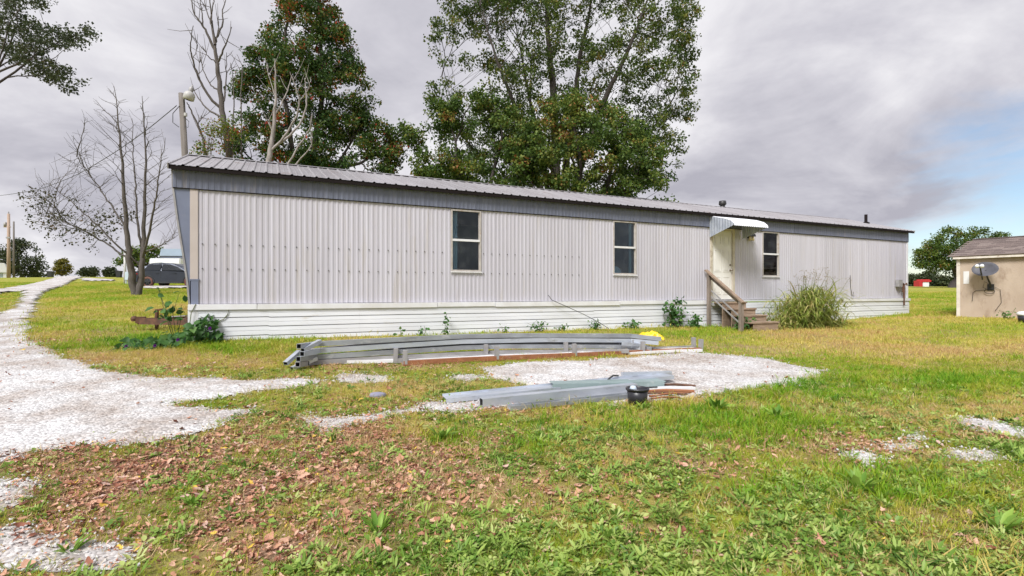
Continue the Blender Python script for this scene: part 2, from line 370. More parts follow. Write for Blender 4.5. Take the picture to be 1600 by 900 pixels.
class MB:
    def __init__(s): s.v = []; s.f = []

    def add(s, vs_, fs):
        k = len(s.v); s.v += [tuple(v) for v in vs_]; s.f += [tuple(i + k for i in f) for f in fs]; return s

    def box(s, x0, x1, y0, y1, z0, z1, M=None):
        v = [Vector(p) for p in ((x0, y0, z0), (x1, y0, z0), (x1, y1, z0), (x0, y1, z0), (x0, y0, z1), (x1, y0, z1), (x1, y1, z1), (x0, y1, z1))]
        if M: v = [M @ p for p in v]
        return s.add(v, [(0, 3, 2, 1), (4, 5, 6, 7), (0, 1, 5, 4), (1, 2, 6, 5), (2, 3, 7, 6), (3, 0, 4, 7)])

    def frame(s, a, b, up=(0, 0, 1)):
        a, b = Vector(a), Vector(b); d = (b - a).normalized(); u = Vector(up)
        x = d.cross(u)
        if x.length < 1e-4: x = d.cross(Vector((0, 1, 0)))
        x.normalize(); return a, b, d, x, x.cross(d).normalized()

    def bar(s, a, b, w_, h_, up=(0, 0, 1)):
        a, b, d, x, u = s.frame(a, b, up); v = []
        for p in (a, b):
            for i, j in ((-1, -1), (1, -1), (1, 1), (-1, 1)): v.append(p + x * w_ / 2 * i + u * h_ / 2 * j)
        return s.add(v, [(0, 1, 2, 3), (7, 6, 5, 4), (0, 4, 5, 1), (1, 5, 6, 2), (2, 6, 7, 3), (3, 7, 4, 0)])

    def tube(s, pts, r, n=8, cap=True):
        pts = [Vector(p) for p in pts]; rs = r if isinstance(r, (list, tuple)) else [r] * len(pts)
        k = len(s.v); ref = Vector((.13, .27, .95))
        for i, p in enumerate(pts):
            d = (pts[min(i + 1, len(pts) - 1)] - pts[max(i - 1, 0)]).normalized()
            x = d.cross(ref)
            if x.length < .05: x = d.cross(Vector((1, 0, 0)))
            x.normalize(); y = d.cross(x)
            for j in range(n):
                a = 2 * math.pi * j / n; s.v.append(tuple(p + (x * math.cos(a) + y * math.sin(a)) * rs[i]))
        for i in range(len(pts) - 1):
            for j in range(n):
                a, b = k + i * n + j, k + i * n + (j + 1) % n; s.f.append((a, b, b + n, a + n))
        if cap:
            s.f.append(tuple(k + j for j in range(n))[::-1]); s.f.append(tuple(k + (len(pts) - 1) * n + j for j in range(n)))
        return s

    def lathe(s, prof, n=20, M=None):
        k = len(s.v)
        for r, z in prof:
            for j in range(n):
                a = 2 * math.pi * j / n; p = Vector((r * math.cos(a), r * math.sin(a), z)); s.v.append(tuple(M @ p if M else p))
        for i in range(len(prof) - 1):
            for j in range(n):
                a, b = k + i * n + j, k + i * n + (j + 1) % n; s.f.append((a, b, b + n, a + n))
        return s

    def prism(s, poly, y0, y1, M=None):
        """polygon in x,z swept from y0 to y1"""
        n = len(poly); v = [Vector((p[0], y, p[1])) for y in (y0, y1) for p in poly]
        if M: v = [M @ p for p in v]
        return s.add(v, [tuple(range(n)), tuple(range(2 * n - 1, n - 1, -1))] + [(i, i + n, (i + 1) % n + n, (i + 1) % n) for i in range(n)])

    def strip(s, prof, a, b):
        """profile points swept from offset a to offset b (both vectors)"""
        k = len(s.v); a, b = Vector(a), Vector(b)
        for p in prof: s.v.append(tuple(Vector(p) + a)); s.v.append(tuple(Vector(p) + b))
        for i in range(len(prof) - 1): s.f.append((k + 2 * i, k + 2 * i + 2, k + 2 * i + 3, k + 2 * i + 1))
        return s

    def mesh(s, name, m, smooth=False, solid=0.0, bevel=0.0):
        me = bpy.data.meshes.new(name); me.from_pydata(s.v, [], s.f)
        bm = bmesh.new(); bm.from_mesh(me); bmesh.ops.recalc_face_normals(bm, faces=bm.faces)
        if solid: bmesh.ops.solidify(bm, geom=bm.faces[:], thickness=solid)
        if bevel:
            try: bmesh.ops.bevel(bm, geom=bm.edges[:], offset=bevel, segments=2, affect='EDGES', clamp_overlap=True)
            except Exception: pass
        bm.to_mesh(me); bm.free()
        if smooth: me.shade_smooth()
        me.materials.append(MATS[m] if isinstance(m, str) else m)
        return me

    def build(s, name, m, parent=None, smooth=False, solid=0.0, bevel=0.0):
        o = bpy.data.objects.new(name, s.mesh(name, m, smooth, solid, bevel)); COL.objects.link(o)
        if parent: o.parent = parent
        return o


def np_obj(name, V, F, m, parent=None, tint=None, smooth=False, link=True):
    """mesh from arrays; F is (n,3) or (n,4)"""
    me = bpy.data.meshes.new(name); V = np.asarray(V, np.float32); F = np.asarray(F, np.int32)
    me.vertices.add(len(V)); me.vertices.foreach_set('co', V.ravel())
    k = F.shape[1]; me.loops.add(F.size); me.loops.foreach_set('vertex_index', F.ravel())
    me.polygons.add(len(F)); me.polygons.foreach_set('loop_start', np.arange(0, F.size, k, dtype=np.int32))
    me.update(calc_edges=True)
    if tint is not None:
        a = me.attributes.new('tint', 'FLOAT', 'POINT'); a.data.foreach_set('value', np.asarray(tint, np.float32))
    if smooth: me.shade_smooth()
    me.materials.append(MATS[m])
    o = bpy.data.objects.new(name, me)
    if link: COL.objects.link(o)
    if parent: o.parent = parent
    return o


def unit(a): return a / np.maximum(np.linalg.norm(a, axis=-1, keepdims=True), 1e-9)


def leaf_arrays(pos, d, nrm, ln, wd, shape='kite', fold=.15):
    """leaves lying along d with face normal nrm; returns vertices, triangles, vertices per leaf"""
    d = unit(d); x = unit(np.cross(d, nrm)); n = np.cross(x, d)
    ln = np.asarray(ln)[:, None]; wd = np.asarray(wd)[:, None]
    if shape == 'kite': prof = [(0, 0, 0), (.45, .5, 1), (1, 0, -.4), (.45, -.5, 1)]; tri = [(0, 1, 2), (0, 2, 3)]
    elif shape == 'heart': prof = [(.08, 0, 0), (-.08, .28, .6), (.25, .52, 1), (.62, .34, .6), (1, 0, -.6), (.62, -.34, .6), (.25, -.52, 1), (-.08, -.28, .6)]; tri = [(0, 1, 2), (0, 2, 3), (0, 3, 4), (0, 4, 5), (0, 5, 6), (0, 6, 7)]
    else: prof = [(0, 0, 0), (.25, .36, .8), (.6, .42, .7), (1, 0, -1.0), (.6, -.42, .7), (.25, -.36, .8), (.5, 0, 0)]; tri = [(0, 1, 6), (1, 2, 6), (2, 3, 6), (3, 4, 6), (4, 5, 6), (5, 0, 6)]
    V = np.stack([pos + d * ln * a + x * wd * b + n * wd * fold * c for a, b, c in prof], 1)
    k = len(prof); N_ = len(pos)
    F = (np.array(tri)[None] + (np.arange(N_) * k)[:, None, None]).reshape(-1, 3)
    return V.reshape(-1, 3), F, k


def blade_arrays(base, d, length, width, bend, seg=3, rng=RNG):
    """arching grass blades: base (N,3), start direction d, sideways bend"""
    N_ = len(base); d = unit(d); hz = d.copy(); hz[:, 2] = 0
    hz = unit(hz + rng.normal(0, .05, hz.shape) * np.array([1, 1, 0])); side = np.stack([-hz[:, 1], hz[:, 0], np.zeros(N_)], 1)
    P = [base]; cur = d.copy(); p = base.copy()
    for i in range(seg):
        p = p + cur * (length / seg)[:, None]; P.append(p)
        cur = unit(cur + (hz * .5 - np.array([0, 0, 1.0])) * (bend / seg)[:, None])
    V = []; F = []
    for i in range(seg):
        wv = (width * (1 - (i / seg) ** 1.6) * .5)[:, None]; V += [P[i] - side * wv, P[i] + side * wv]
    V.append(P[seg]); V = np.stack(V, 1); k = 2 * seg + 1; tri = []
    for i in range(seg - 1): a = 2 * i; tri += [(a, a + 1, a + 3), (a, a + 3, a + 2)]
    a = 2 * (seg - 1); tri.append((a, a + 1, a + 2))
    F = (np.array(tri)[None] + (np.arange(N_) * k)[:, None, None]).reshape(-1, 3)
    return V.reshape(-1, 3), F, k


# ------------------------------------------------------------------ ground zones (world outlines)
def zone(*px): return np.array([ground_at(*p)[:2] for p in px])


def inside(poly, x, y):
    c = np.zeros(x.shape, bool); n = len(poly)
    for i in range(n):
        x1, y1 = poly[i]; x2, y2 = poly[i - 1]
        if y1 == y2: continue
        c ^= ((y1 > y) != (y2 > y)) & (x < (x2 - x1) * (y - y1) / (y2 - y1) + x1)
    return c


def edge_dist(poly, x, y):
    d = np.full(x.shape, 1e9); n = len(poly)
    for i in range(n):
        a, b = poly[i - 1], poly[i]; ab = b - a; l2 = max(float(ab @ ab), 1e-9)
        t = np.clip(((x - a[0]) * ab[0] + (y - a[1]) * ab[1]) / l2, 0, 1)
        d = np.minimum(d, np.hypot(x - a[0] - t * ab[0], y - a[1] - t * ab[1]))
    return np.where(inside(poly, x, y), d, -d)


drive = zone((299, 592), (212, 589), (156, 583), (156, 571), (124, 564), (75, 554), (51, 536), (40, 521), (47, 503), (58, 487), (64, 470), (72, 459), (98, 449), (115, 440), (131, 433),
             (92, 433), (60, 442), (0, 453), (-60, 462), (-60, 468), (0, 462), (14, 458), (30, 456), (31, 463), (26, 471), (14, 480), (-5, 492), (-60, 510), (-300, 600), (-300, 800), (-60, 738), (0, 722),
             (50, 708), (120, 697), (215, 695), (310, 684), (368, 660), (395, 645), (330, 641), (285, 635), (335, 624), (400, 611), (450, 606), (500, 604), (505, 596), (430, 594))
pad = zone((742, 577), (850, 566), (1000, 558), (1090, 552), (1200, 562), (1290, 581), (1262, 598), (1180, 607), (1100, 618), (1050, 626), (960, 634), (900, 632), (850, 610), (822, 602), (775, 592))
run = zone((470, 653), (510, 656), (560, 652), (600, 644), (680, 631), (760, 626), (830, 622), (835, 634), (745, 640), (640, 648), (570, 664), (520, 676), (488, 670))
PATCH = [zone((530, 588), (560, 584), (610, 587), (608, 598), (560, 601), (528, 598)), zone((700, 587), (740, 584), (765, 592), (730, 597), (702, 596)),
         zone((-30, 758), (40, 765), (48, 783), (22, 802), (-30, 815)), zone((-40, 828), (60, 838), (130, 852), (215, 864), (190, 885), (120, 896), (30, 899), (-40, 890)),
         zone((1308, 708), (1340, 703), (1384, 717), (1352, 726)), zone((1405, 678), (1440, 676), (1466, 690), (1420, 690)), zone((1512, 658), (1560, 662), (1594, 668), (1592, 680), (1535, 672)),
         zone((1478, 704), (1530, 706), (1544, 716), (1490, 716)), zone((1375, 694), (1440, 695), (1430, 703), (1380, 704))]
SIDE = [zone((128, 435.2), (150, 436.3), (182, 438), (180, 439.6), (126, 439.4)), zone((222, 449.5), (310, 448), (310, 451.5), (222, 452.5))]
GRAVEL = [drive, pad, run] + PATCH + SIDE


def gravel_d(x, y):
    """signed distance into gravel, roughened"""
    d = np.full(np.shape(x), -1e9)
    wob = (fbm(x, y, 2.2, 31, 4) - .5) * .42
    near = np.minimum(1, np.hypot(x, y) / 9)
    for i, p in enumerate(GRAVEL): d = np.maximum(d, edge_dist(p, x, y))
    return d + .05 + wob * (.35 + .65 * near) * np.clip(2.2 - np.hypot(x, y) / 14, .3, 1)


def blob(x, y, items):
    t = np.zeros(np.shape(x))
    for px, py, rx, ry, a in items:
        c = ground_at(px, py); t = np.maximum(t, a * np.exp(-(((x - c.x) / rx) ** 2 + ((y - c.y) / ry) ** 2)))
    return t


LIT = [(250, 745, 1.7, .8, 1.1), (100, 730, 1.4, .8, 1.1), (430, 700, 1.8, .9, 1.1), (560, 725, 1.2, .8, 1), (650, 765, 1.2, .6, .95), (380, 805, 1.5, .5, 1.05), (200, 810, 1.0, .5, 1), (730, 800, .8, .35, .95), (560, 805, .9, .35, 1), (800, 780, .6, .3, .7), (150, 870, .8, .3, .6), (420, 860, .6, .25, .8), (300, 580, 1.6, .5, .35),
       (560, 570, 1.4, .4, .6), (860, 765, .8, .35, .7), (930, 745, .5, .25, .6), (1080, 735, .6, .25, .6), (1020, 830, .3, .15, .6), (1260, 850, .35, .2, .5), (790, 690, .7, .3, .5), (1330, 695, 1.1, .35, .75), (1460, 685, 1.1, .35, .75), (1560, 690, .6, .3, .5), (480, 850, .8, .3, .5), (700, 640, 1.6, .5, .4), (60, 540, .9, 2.0, .35), (1170, 525, .9, .5, .3), (1250, 820, .7, .4, .25), (330, 870, .7, .3, .5)]
WEED = [(1000, 860, 1.2, .6, 1), (720, 855, .7, .25, 1), (850, 740, .7, .4, .7), (1250, 850, 1.2, .6, .9), (1450, 780, 1.3, .7, .7), (350, 790, .35, .2, .5), (90, 800, .3, .2, .4), (600, 840, .5, .3, .9), (280, 845, .3, .2, .4), (1150, 770, 1.1, .6, .7), (1550, 700, 1.2, .8, .7), (520, 880, .5, .2, .8), (1500, 880, 1.0, .4, .6), (860, 690, .8, .4, .4)]
TALL = [(1110, 660, 1.3, .6, 1.3), (1060, 645, .8, .3, 1.2), (1200, 680, 1.0, .5, 1), (1500, 600, 2, .7, .8), (1300, 620, 1.2, .5, .6), (960, 645, 1.2, .3, .8), (690, 690, .45, .35, .9), (1400, 600, 2.5, .9, .7), (420, 545, 2.4, .6, 1), (1120, 518, 1.4, .7, 1), (1350, 760, .9, .5, .7), (1480, 850, .8, .4, .5), (660, 735, .4, .2, .6), (240, 535, 2, 1, .7), (860, 655, .7, .3, .6), (780, 700, .8, .5, .5), (1400, 760, .8, .5, .6)]
DRY = [(1480, 545, 5, 2.2, .9), (1300, 520, 3, 1.6, .7), (1560, 500, 4, 3, .8), (1250, 640, 2, .6, .65), (1450, 640, 2.5, .7, .6), (620, 690, 1.4, .7, .95), (1180, 590, 1.6, .5, .7), (1400, 650, 1.2, .4, .8), (940, 720, .8, .3, .8), (1060, 790, .8, .3, .6), (1560, 870, .8, .4, .7), (800, 650, 1.6, .5, .7), (850, 770, 1, .6, .5), (330, 600, 2, .7, .75), (600, 610, 2, .6, .65), (170, 560, 1.6, 1.2, .6), (700, 760, 1, .5, .7), (1300, 720, 1.4, .5, .5), (560, 545, 3, .5, .6), (1000, 790, 1, .5, .3), (1250, 560, 2, .8, .5), (1000, 700, 1.2, .5, .5), (250, 480, 6, 4, .55)]


def F_lit(x, y): return np.clip(blob(x, y, LIT) * np.clip(2.3 * fbm(x, y, 1.9, 41, 4) - .32, .05, 1.15) + .07 * fbm(x, y, 1, 43), 0, 1)
def F_weed(x, y): return np.clip(blob(x, y, WEED) * (2.8 * fbm(x, y, 1.7, 51, 4) - .8) - .5 * F_lit(x, y), 0, 1)
def F_tall(x, y): return np.clip(blob(x, y, TALL) * (2.2 * fbm(x, y, 1.5, 61) - .35) - .8 * F_lit(x, y), 0, 1)
def F_dry(x, y): return np.clip(blob(x, y, DRY) * (.5 + .8 * fbm(x, y, 1.1, 71)) + .9 * (fbm(x, y, .55, 73, 4) - .38), 0, 1)


def axis(dense0, dense1, step, far0, far1, grow=1.09):
    a = list(np.arange(dense0, dense1, step)); s_ = step
    while a[-1] < far1: s_ *= grow; a.append(a[-1] + s_)
    s_ = step
    while a[0] > far0: s_ *= grow; a.insert(0, a[0] - s_)
    return np.array(a)


def build_ground():
    xs = axis(-11, 14, .10, -900, 900); ys = axis(1.5, 14, .07, -500, 1400)
    X, Y = np.meshgrid(xs, ys); Z = H(X, Y)
    nx, ny = len(xs), len(ys); idx = np.arange(nx * ny).reshape(ny, nx)
    F = np.stack([idx[:-1, :-1], idx[:-1, 1:], idx[1:, 1:], idx[1:, :-1]], -1).reshape(-1, 4)
    o = np_obj('ground', np.c_[X.ravel(), Y.ravel(), Z.ravel()], F, 'ground', smooth=True)
    x, y = X.ravel(), Y.ravel(); me = o.data
    near = np.exp(-(np.maximum(0, np.hypot(x, y) - 12) / 8) ** 2)
    bare = np.clip(1.5 * (fbm(x, y, 1.3, 81, 4) - .45) + .35, 0, 1) * (.25 + .6 * near)
    gd = gravel_d(x, y); bare = np.maximum(bare, np.clip(1 + gd * 5, 0, 1) * .6 * (near > .02))
    for n, v in (('litter', F_lit(x, y)), ('dry', F_dry(x, y)), ('bare', bare)):
        a = me.attributes.new(n, 'FLOAT', 'POINT'); a.data.foreach_set('value', np.clip(v, 0, 1).astype(np.float32))
    tag(o, kind='structure')


def gravel_sheet(name, polys, step, x0, x1, y0, y1, lift, thr=0.0):
    xs = np.arange(x0, x1, step); ys = np.arange(y0, y1, step); X, Y = np.meshgrid(xs, ys)
    X = X + (hash2(X * 91, Y * 57, 3) - .5) * step * .6; Y = Y + (hash2(X * 31, Y * 77, 4) - .5) * step * .6
    d = np.full(X.shape, -1e9)
    for p in polys: d = np.maximum(d, edge_dist(p, X, Y))
    d = d + .05 + (fbm(X, Y, 2.2, 31, 4) - .5) * .42 * (.35 + .65 * np.minimum(1, np.hypot(X, Y) / 9)) * np.clip(2.2 - np.hypot(X, Y) / 14, .3, 1)
    edge = np.clip((d + .02) / .25, 0, 1)
    if name == 'gravel_road': lift = .03 + .09 * np.clip((Y - 13) / 12, 0, 1)
    Z = H(X, Y) + lift * (.25 + .75 * edge) + (hash2(X * 13, Y * 7, 9) - .5) * .008
    ny, nx = X.shape; idx = np.arange(nx * ny).reshape(ny, nx)
    keep = (d > thr)
    k = keep[:-1, :-1] & keep[:-1, 1:] & keep[1:, 1:] & keep[1:, :-1]
    F = np.stack([idx[:-1, :-1], idx[:-1, 1:], idx[1:, 1:], idx[1:, :-1]], -1)[k]
    if not len(F): return
    u, inv = np.unique(F, return_inverse=True)
    o = np_obj(name, np.c_[X.ravel(), Y.ravel(), Z.ravel()][u], inv.reshape(-1, 4), 'gravel')
    tag(o, kind='structure')


def far_road():
    ex = drive
    gravel_sheet('gravel_road', [drive] + SIDE, .28, -90, -10.0, 12.85, 95, .11)


build_ground()
gravel_sheet('gravel_driveway', [drive], .06, -13, -.6, 2.4, 13, .028)
far_road()
gravel_sheet('gravel_pad', [pad], .05, -1.5, 7, 5, 12, .02)
gravel_sheet('gravel_strip', [run], .04, -3, .8, 3.5, 7, .016)
for p_ in PATCH:
    gravel_sheet('gravel_patch', [p_], .04, p_[:, 0].min() - .4, p_[:, 0].max() + .4, p_[:, 1].min() - .4, p_[:, 1].max() + .4, .012)

# ------------------------------------------------------------------ the mobile home
HX = Vector((-5.995, 9.535, 0)); HA = math.atan2(9.98, 21.07); HL = 23.31; HW = 4.88
hc, hs = math.cos(HA), math.sin(HA)
EAVE, RIDGE, SB, FB = 3.25, 4.04, .714, 2.865
home = tag(empty('mobile_home', HX, HA), 'long single-wide mobile home with ribbed grey siding and metal roof', 'mobile home')


def hs_(px): k = (px - 800) / 800; return (HX.y * k - HX.x) / (hc - hs * k)
def hz_(px, py): s = hs_(px); return EYE + (457 - py) / 800 * (HX.y + hs * s)
def hworld(s, y, z): return Vector((HX.x + s * hc - y * hs, HX.y + s * hs + y * hc, z))


WIN = []
for x0, x1, y0, y1, yb in ((705, 750.5, 329, 423, 375.5), (958, 993, 346.5, 428, 386.5), (1191, 1216, 363, 431, 397)):
    xm = (x0 + x1) / 2; WIN.append((hs_(x0), hs_(x1), hz_(xm, y1), hz_(xm, y0), hz_(xm, yb)))
DOOR = (hs_(1109), hs_(1147), hz_(1128, 469), hz_(1128, 357))
OPEN = [(a, b, z0, z1) for a, b, z0, z1, _ in WIN] + [DOOR]


def ribs(s0, s1, pitch=.1016, amp=.0075):
    pts = []; i = math.floor(s0 / pitch)
    while i * pitch < s1 + pitch:
        for t, y in ((0, 0), (.44, 0), (.56, -amp), (.86, -amp)):
            pts.append((i * pitch + t * pitch, y))
        i += 1
    for a, b, _, _ in OPEN:
        for e in (a, b): pts.append((e, -amp * .5))
    pts = sorted(p for p in pts if s0 < p[0] < s1)
    return [(s0, 0)] + pts + [(s1, 0)]


def siding(name, s0, s1, z0, z1, y, m, amp=.0075):
    pr = ribs(s0, s1, amp=amp); mb = MB()
    for (a, ya), (b, yb) in zip(pr[:-1], pr[1:]):
        if b - a < 1e-5: continue
        iv = [(z0, z1)]; mid = (a + b) / 2
        for o0, o1, oz0, oz1 in OPEN:
            if o0 < mid < o1:
                nv = []
                for p, q in iv:
                    if oz0 > p: nv.append((p, min(q, oz0)))
                    if oz1 < q: nv.append((max(p, oz1), q))
                iv = [t for t in nv if t[1] - t[0] > .002]
        for p, q in iv:
            mb.add([(a, y + ya, p), (b, y + yb, p), (b, y + yb, q), (a, y + ya, q)], [(0, 1, 2, 3)])
    return mb.build(name, m, home)


s = .13; k = 0
while s < HL - .1:
    e = min(s + 1.2192, HL - .07)
    siding('siding_panel', s, e, SB + random.uniform(-.004, .003), FB + .03, -.002 - .003 * (k % 2), 'siding'); s = e; k += 1
s = -.27; k = 0
while s < HL:
    e = min(s + 2.44, HL + .01)
    siding('fascia_panel', s, e, FB, EAVE - .02, -.035 - .003 * (k % 2), 'fascia', .007); s = e; k += 1
MB().box(-.27, HL + .01, -.038, -.004, FB - .014, FB - .001).build('fascia_shadow_line', 'dark_and_shade', home)  # near-black strip that paints the shadow line below the fascia
MB().box(0, .127, -.022, .10, 1.16, FB).build('corner_trim', 'siding_old', home)
MB().box(.015, .135, -.030, .10, SB - .01, 1.157).box(.0, .15, -.034, .1, 1.15, 1.18).build('corner_patch', 'blue_trim', home)
MB().box(HL - .07, HL + .012, -.02, .06, SB, FB + .03).build('corner_trim', 'white_trim', home)
# end walls, back wall, floor
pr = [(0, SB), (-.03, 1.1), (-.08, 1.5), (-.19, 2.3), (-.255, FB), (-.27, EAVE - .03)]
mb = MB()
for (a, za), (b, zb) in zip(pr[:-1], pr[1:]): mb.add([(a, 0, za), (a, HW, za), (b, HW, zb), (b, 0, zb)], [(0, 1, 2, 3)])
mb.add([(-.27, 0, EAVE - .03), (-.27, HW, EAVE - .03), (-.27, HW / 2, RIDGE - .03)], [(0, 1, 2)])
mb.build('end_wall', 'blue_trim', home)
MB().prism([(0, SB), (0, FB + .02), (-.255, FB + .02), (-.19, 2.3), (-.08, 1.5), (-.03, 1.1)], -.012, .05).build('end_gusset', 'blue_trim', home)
mb = MB()
for (a, za), (b, zb) in zip(pr[:-1], pr[1:]): mb.bar((a - .012, -.01, za), (b - .012, -.01, zb), .035, .03, (1, 0, 0))
mb.build('end_edge_trim', 'galv_dull', home)
mb = MB().add([(HL, 0, SB), (HL, HW, SB), (HL, HW, EAVE), (HL, HW / 2, RIDGE - .03), (HL, 0, EAVE)], [(0, 1, 2, 3, 4)])
mb.build('end_wall', 'siding', home)
MB().box(0, HL, HW - .02, HW, SB, EAVE).build('back_wall', 'siding', home)
MB().box(.02, HL - .02, .02, HW - .03, SB - .06, SB - .01).build('floor_deck', 'interior', home)
MB().box(.02, HL - .02, .05, HW - .03, EAVE - .10, EAVE - .06).build('inner_ceiling', 'interior', home)
for ps in (4.2, 11.3, 15.9): MB().box(ps, ps + .1, .12, HW - .05, SB, EAVE - .12).build('inner_partition', 'interior', home)
# roof: one ribbed sheet after another on each slope
OV = .17


def roof_panel(s0, s1, side):
    y0, z0 = (-OV, EAVE + .0) if side == 0 else (HW + OV, EAVE)
    y1, z1 = HW / 2, RIDGE
    prof = []; n = max(1, round((s1 - s0) / .2286)); wdt = (s1 - s0) / n
    for i in range(n):
        a = s0 + i * wdt
        for t, h in ((.0, .022), (.06, .022), (.13, .001), (.40, .001), (.44, .005), (.50, .005), (.54, .001), (.87, .001), (.94, .022)): prof.append((a + t * wdt, 0, h))
    prof.append((s1, 0, .022))
    return MB().strip(prof, (0, y0, z0), (0, y1, z1)).build('roof_panel', 'roof_metal', home)


s = -.32
while s < HL + .1:
    e = min(s + .9144, HL + .14)
    if e - s > .1:
        roof_panel(s, e, 0); roof_panel(s, e, 1)
    s = e
mb = MB()
mb.strip([(-.34, HW / 2 - .13, RIDGE - .012), (-.34, HW / 2, RIDGE + .032), (-.34, HW / 2 + .13, RIDGE - .012)], (0, 0, 0), (HL + .5, 0, 0)); mb.build('ridge_cap', 'roof_metal', home)
MB().box(-.315, HL + .135, -OV + .012, -OV + .04, EAVE - .075, EAVE - .006).build('drip_edge', 'dark_and_shade', home)  # dark trim, blackened further to paint the shadow under the overhang
MB().add([(-.31, -OV + .04, EAVE - .02), (HL + .13, -OV + .04, EAVE - .02), (HL + .13, .0, EAVE - .02), (-.31, .0, EAVE - .02)], [(0, 1, 2, 3)]).build('soffit', 'dark_and_shade', home)
for sx in (-.325, HL + .142):
    mb = MB(); mb.bar((sx, -OV, EAVE - .03), (sx, HW / 2, RIDGE - .03), .02, .10); mb.bar((sx, HW + OV, EAVE - .03), (sx, HW / 2, RIDGE - .03), .02, .10); mb.build('rake_trim', 'roof_metal', home)
# vents
sv_ = hs_(1128) + 1.0


def roof_z(y): return EAVE + (RIDGE - EAVE) * (y + OV) / (HW / 2 + OV)


def px_on_roof(px, y):
    k_ = (px - 800) / 800; X0 = HX.x - y * hs; Y0 = HX.y + y * hc
    return (Y0 * k_ - X0) / (hc - hs * k_)


sv_ = px_on_roof(1129, 2.5); v_ = MB().lathe([(.085, RIDGE - .1), (.085, RIDGE + .20), (.001, RIDGE + .20)], 14, Matrix.Translation((sv_, 2.5, 0))).build('roof_vent', 'black_metal', home, True)
MB().lathe([(.12, RIDGE + .10), (.135, RIDGE + .14), (.12, RIDGE + .25), (.001, RIDGE + .27)], 14, Matrix.Translation((sv_, 2.5, 0))).build('vent_cap', 'black_metal', v_, True)
sv_ = px_on_roof(1353, 1.3); zr = roof_z(1.3)
v_ = MB().lathe([(.055, zr - .05), (.055, zr + .36), (.04, zr + .36), (.04, zr + .1)], 12, Matrix.Translation((sv_, 1.3, 0))).build('plumbing_vent', 'dark_and_shade', home, True)
MB().lathe([(.13, zr), (.13, zr + .03), (.06, zr + .07)], 12, Matrix.Translation((sv_, 1.3, 0))).build('vent_boot', 'dark_and_shade', v_, True)

# windows
for wi, (a, b, z0, z1, zb) in enumerate(WIN):
    f = .024; mb = MB()
    mb.box(a - .012, a + f, -.028, .05, z0 - .02, z1).box(b - f, b + .012, -.028, .05, z0 - .02, z1)
    mb.box(a + f, b - f, -.026, .05, z1 - f, z1 + .012).box(a + f, b - f, -.026, .05, z0 - .02, z0 + f * .8)
    win = mb.build('window', 'sash', home)
    MB().box(a + f, b - f, -.034, .03, zb - .028, zb + .022).build('meeting_rail', 'white_trim', win)
    MB().box(a - .03, b + .03, -.048, -.029, z0 - .045, z0 - .021).build('sill', 'white_trim', win)
    for q, (p0, p1, yy) in enumerate(((z0 + f * .8, zb - .028, .012), (zb + .022, z1 - f, .022))):
        t = .016
        for xa in (a + f, b - f - t): MB().box(xa, xa + t, yy - .01, yy + .012, p0, p1).build('sash_stile', 'sash', win)
        MB().box(a + f + t, b - f - t, yy, yy + .004, p0, p1).build('pane', 'glass', win)
    mb = MB(); n = 14; pts = []
    span = {0: (a + .02, a + .20), 1: (b - .10, b - .02), 2: (a + .02, b - .04)}[wi]
    zt, zl = {0: (z1 + .05, z0 - .2), 1: (z1, z0), 2: (z1 + .05, zb + .02)}[wi]
    for i in range(n + 1):
        t = i / n; pts.append((span[0] + (span[1] - span[0]) * t, .16 + .02 * math.sin(t * 19) + .012 * math.sin(t * 43), 0))
    mb.strip(pts, (0, 0, zl), (0, 0, zt)); mb.build('curtain', 'curtain', win, True)
# a pale cushion pile seen low behind the second window
a, b, z0, z1, zb = WIN[1]
mb = MB(); mb.lathe([(.001, .30), (.14, .27), (.24, .16), (.26, .0), (.22, -.2)], 14, Matrix.Translation(((a + b) / 2 - .05, .45, z0 - .05)) @ Matrix.Diagonal((1.0, .8, 1, 1)))
tag(mb.build('cushion', 'curtain', None, True), 'pale cushion behind the lower pane of the middle window', 'cushion')
bpy.data.objects['cushion'].location = HX; bpy.data.objects['cushion'].rotation_euler = (0, 0, HA)

# door
a, b, z0, z1 = DOOR; fw = .09
mb = MB().box(a, a + fw, -.032, .06, z0, z1).box(b - fw, b, -.032, .06, z0, z1).box(a + fw, b - fw, -.030, .06, z1 - .06, z1)
door = MB().box(a + fw + .004, b - fw - .004, .010, .05, z0 + .03, z1 - .065).build('door', 'door_white', home)
mb.build('door_frame', 'door_frame', door)
MB().box(a + .01, b - .01, -.07, .06, z0 - .035, z0 + .027).build('threshold', 'galv_dull', door)
dw = b - a - 2 * fw; dh = z1 - .065 - z0 - .03
for cx_ in (.29, .71):
    for c0, c1 in ((.07, .33), (.40, .72), (.79, .93)):
        xa, xb = a + fw + dw * (cx_ - .16), a + fw + dw * (cx_ + .16); za, zb_ = z0 + .03 + dh * c0, z0 + .03 + dh * c1
        mb = MB(); t = .022
        mb.box(xa, xb, .001, .009, za, za + t).box(xa, xb, .001, .009, zb_ - t, zb_).box(xa, xa + t, .001, .009, za + t, zb_ - t).box(xb - t, xb, .001, .009, za + t, zb_ - t)
        mb.box(xa + .05, xb - .05, .003, .009, za + .05, zb_ - .05)
        mb.build('door_panel', 'door_white', door)
zk = z0 + dh * .44; xk = b - fw - .075
MB().lathe([(.032, 0), (.032, .012), (.012, .016), (.012, .045), (.028, .055), (.030, .075), (.001, .085)], 12, Matrix.Translation((xk, .008, zk)) @ Matrix.Rotation(math.pi / 2, 4, 'X')).build('door_knob', 'brass', door, True)
MB().lathe([(.03, 0), (.03, .022), (.001, .026)], 12, Matrix.Translation((xk, .008, zk + .16)) @ Matrix.Rotation(math.pi / 2, 4, 'X')).build('deadbolt', 'brass', door, True)
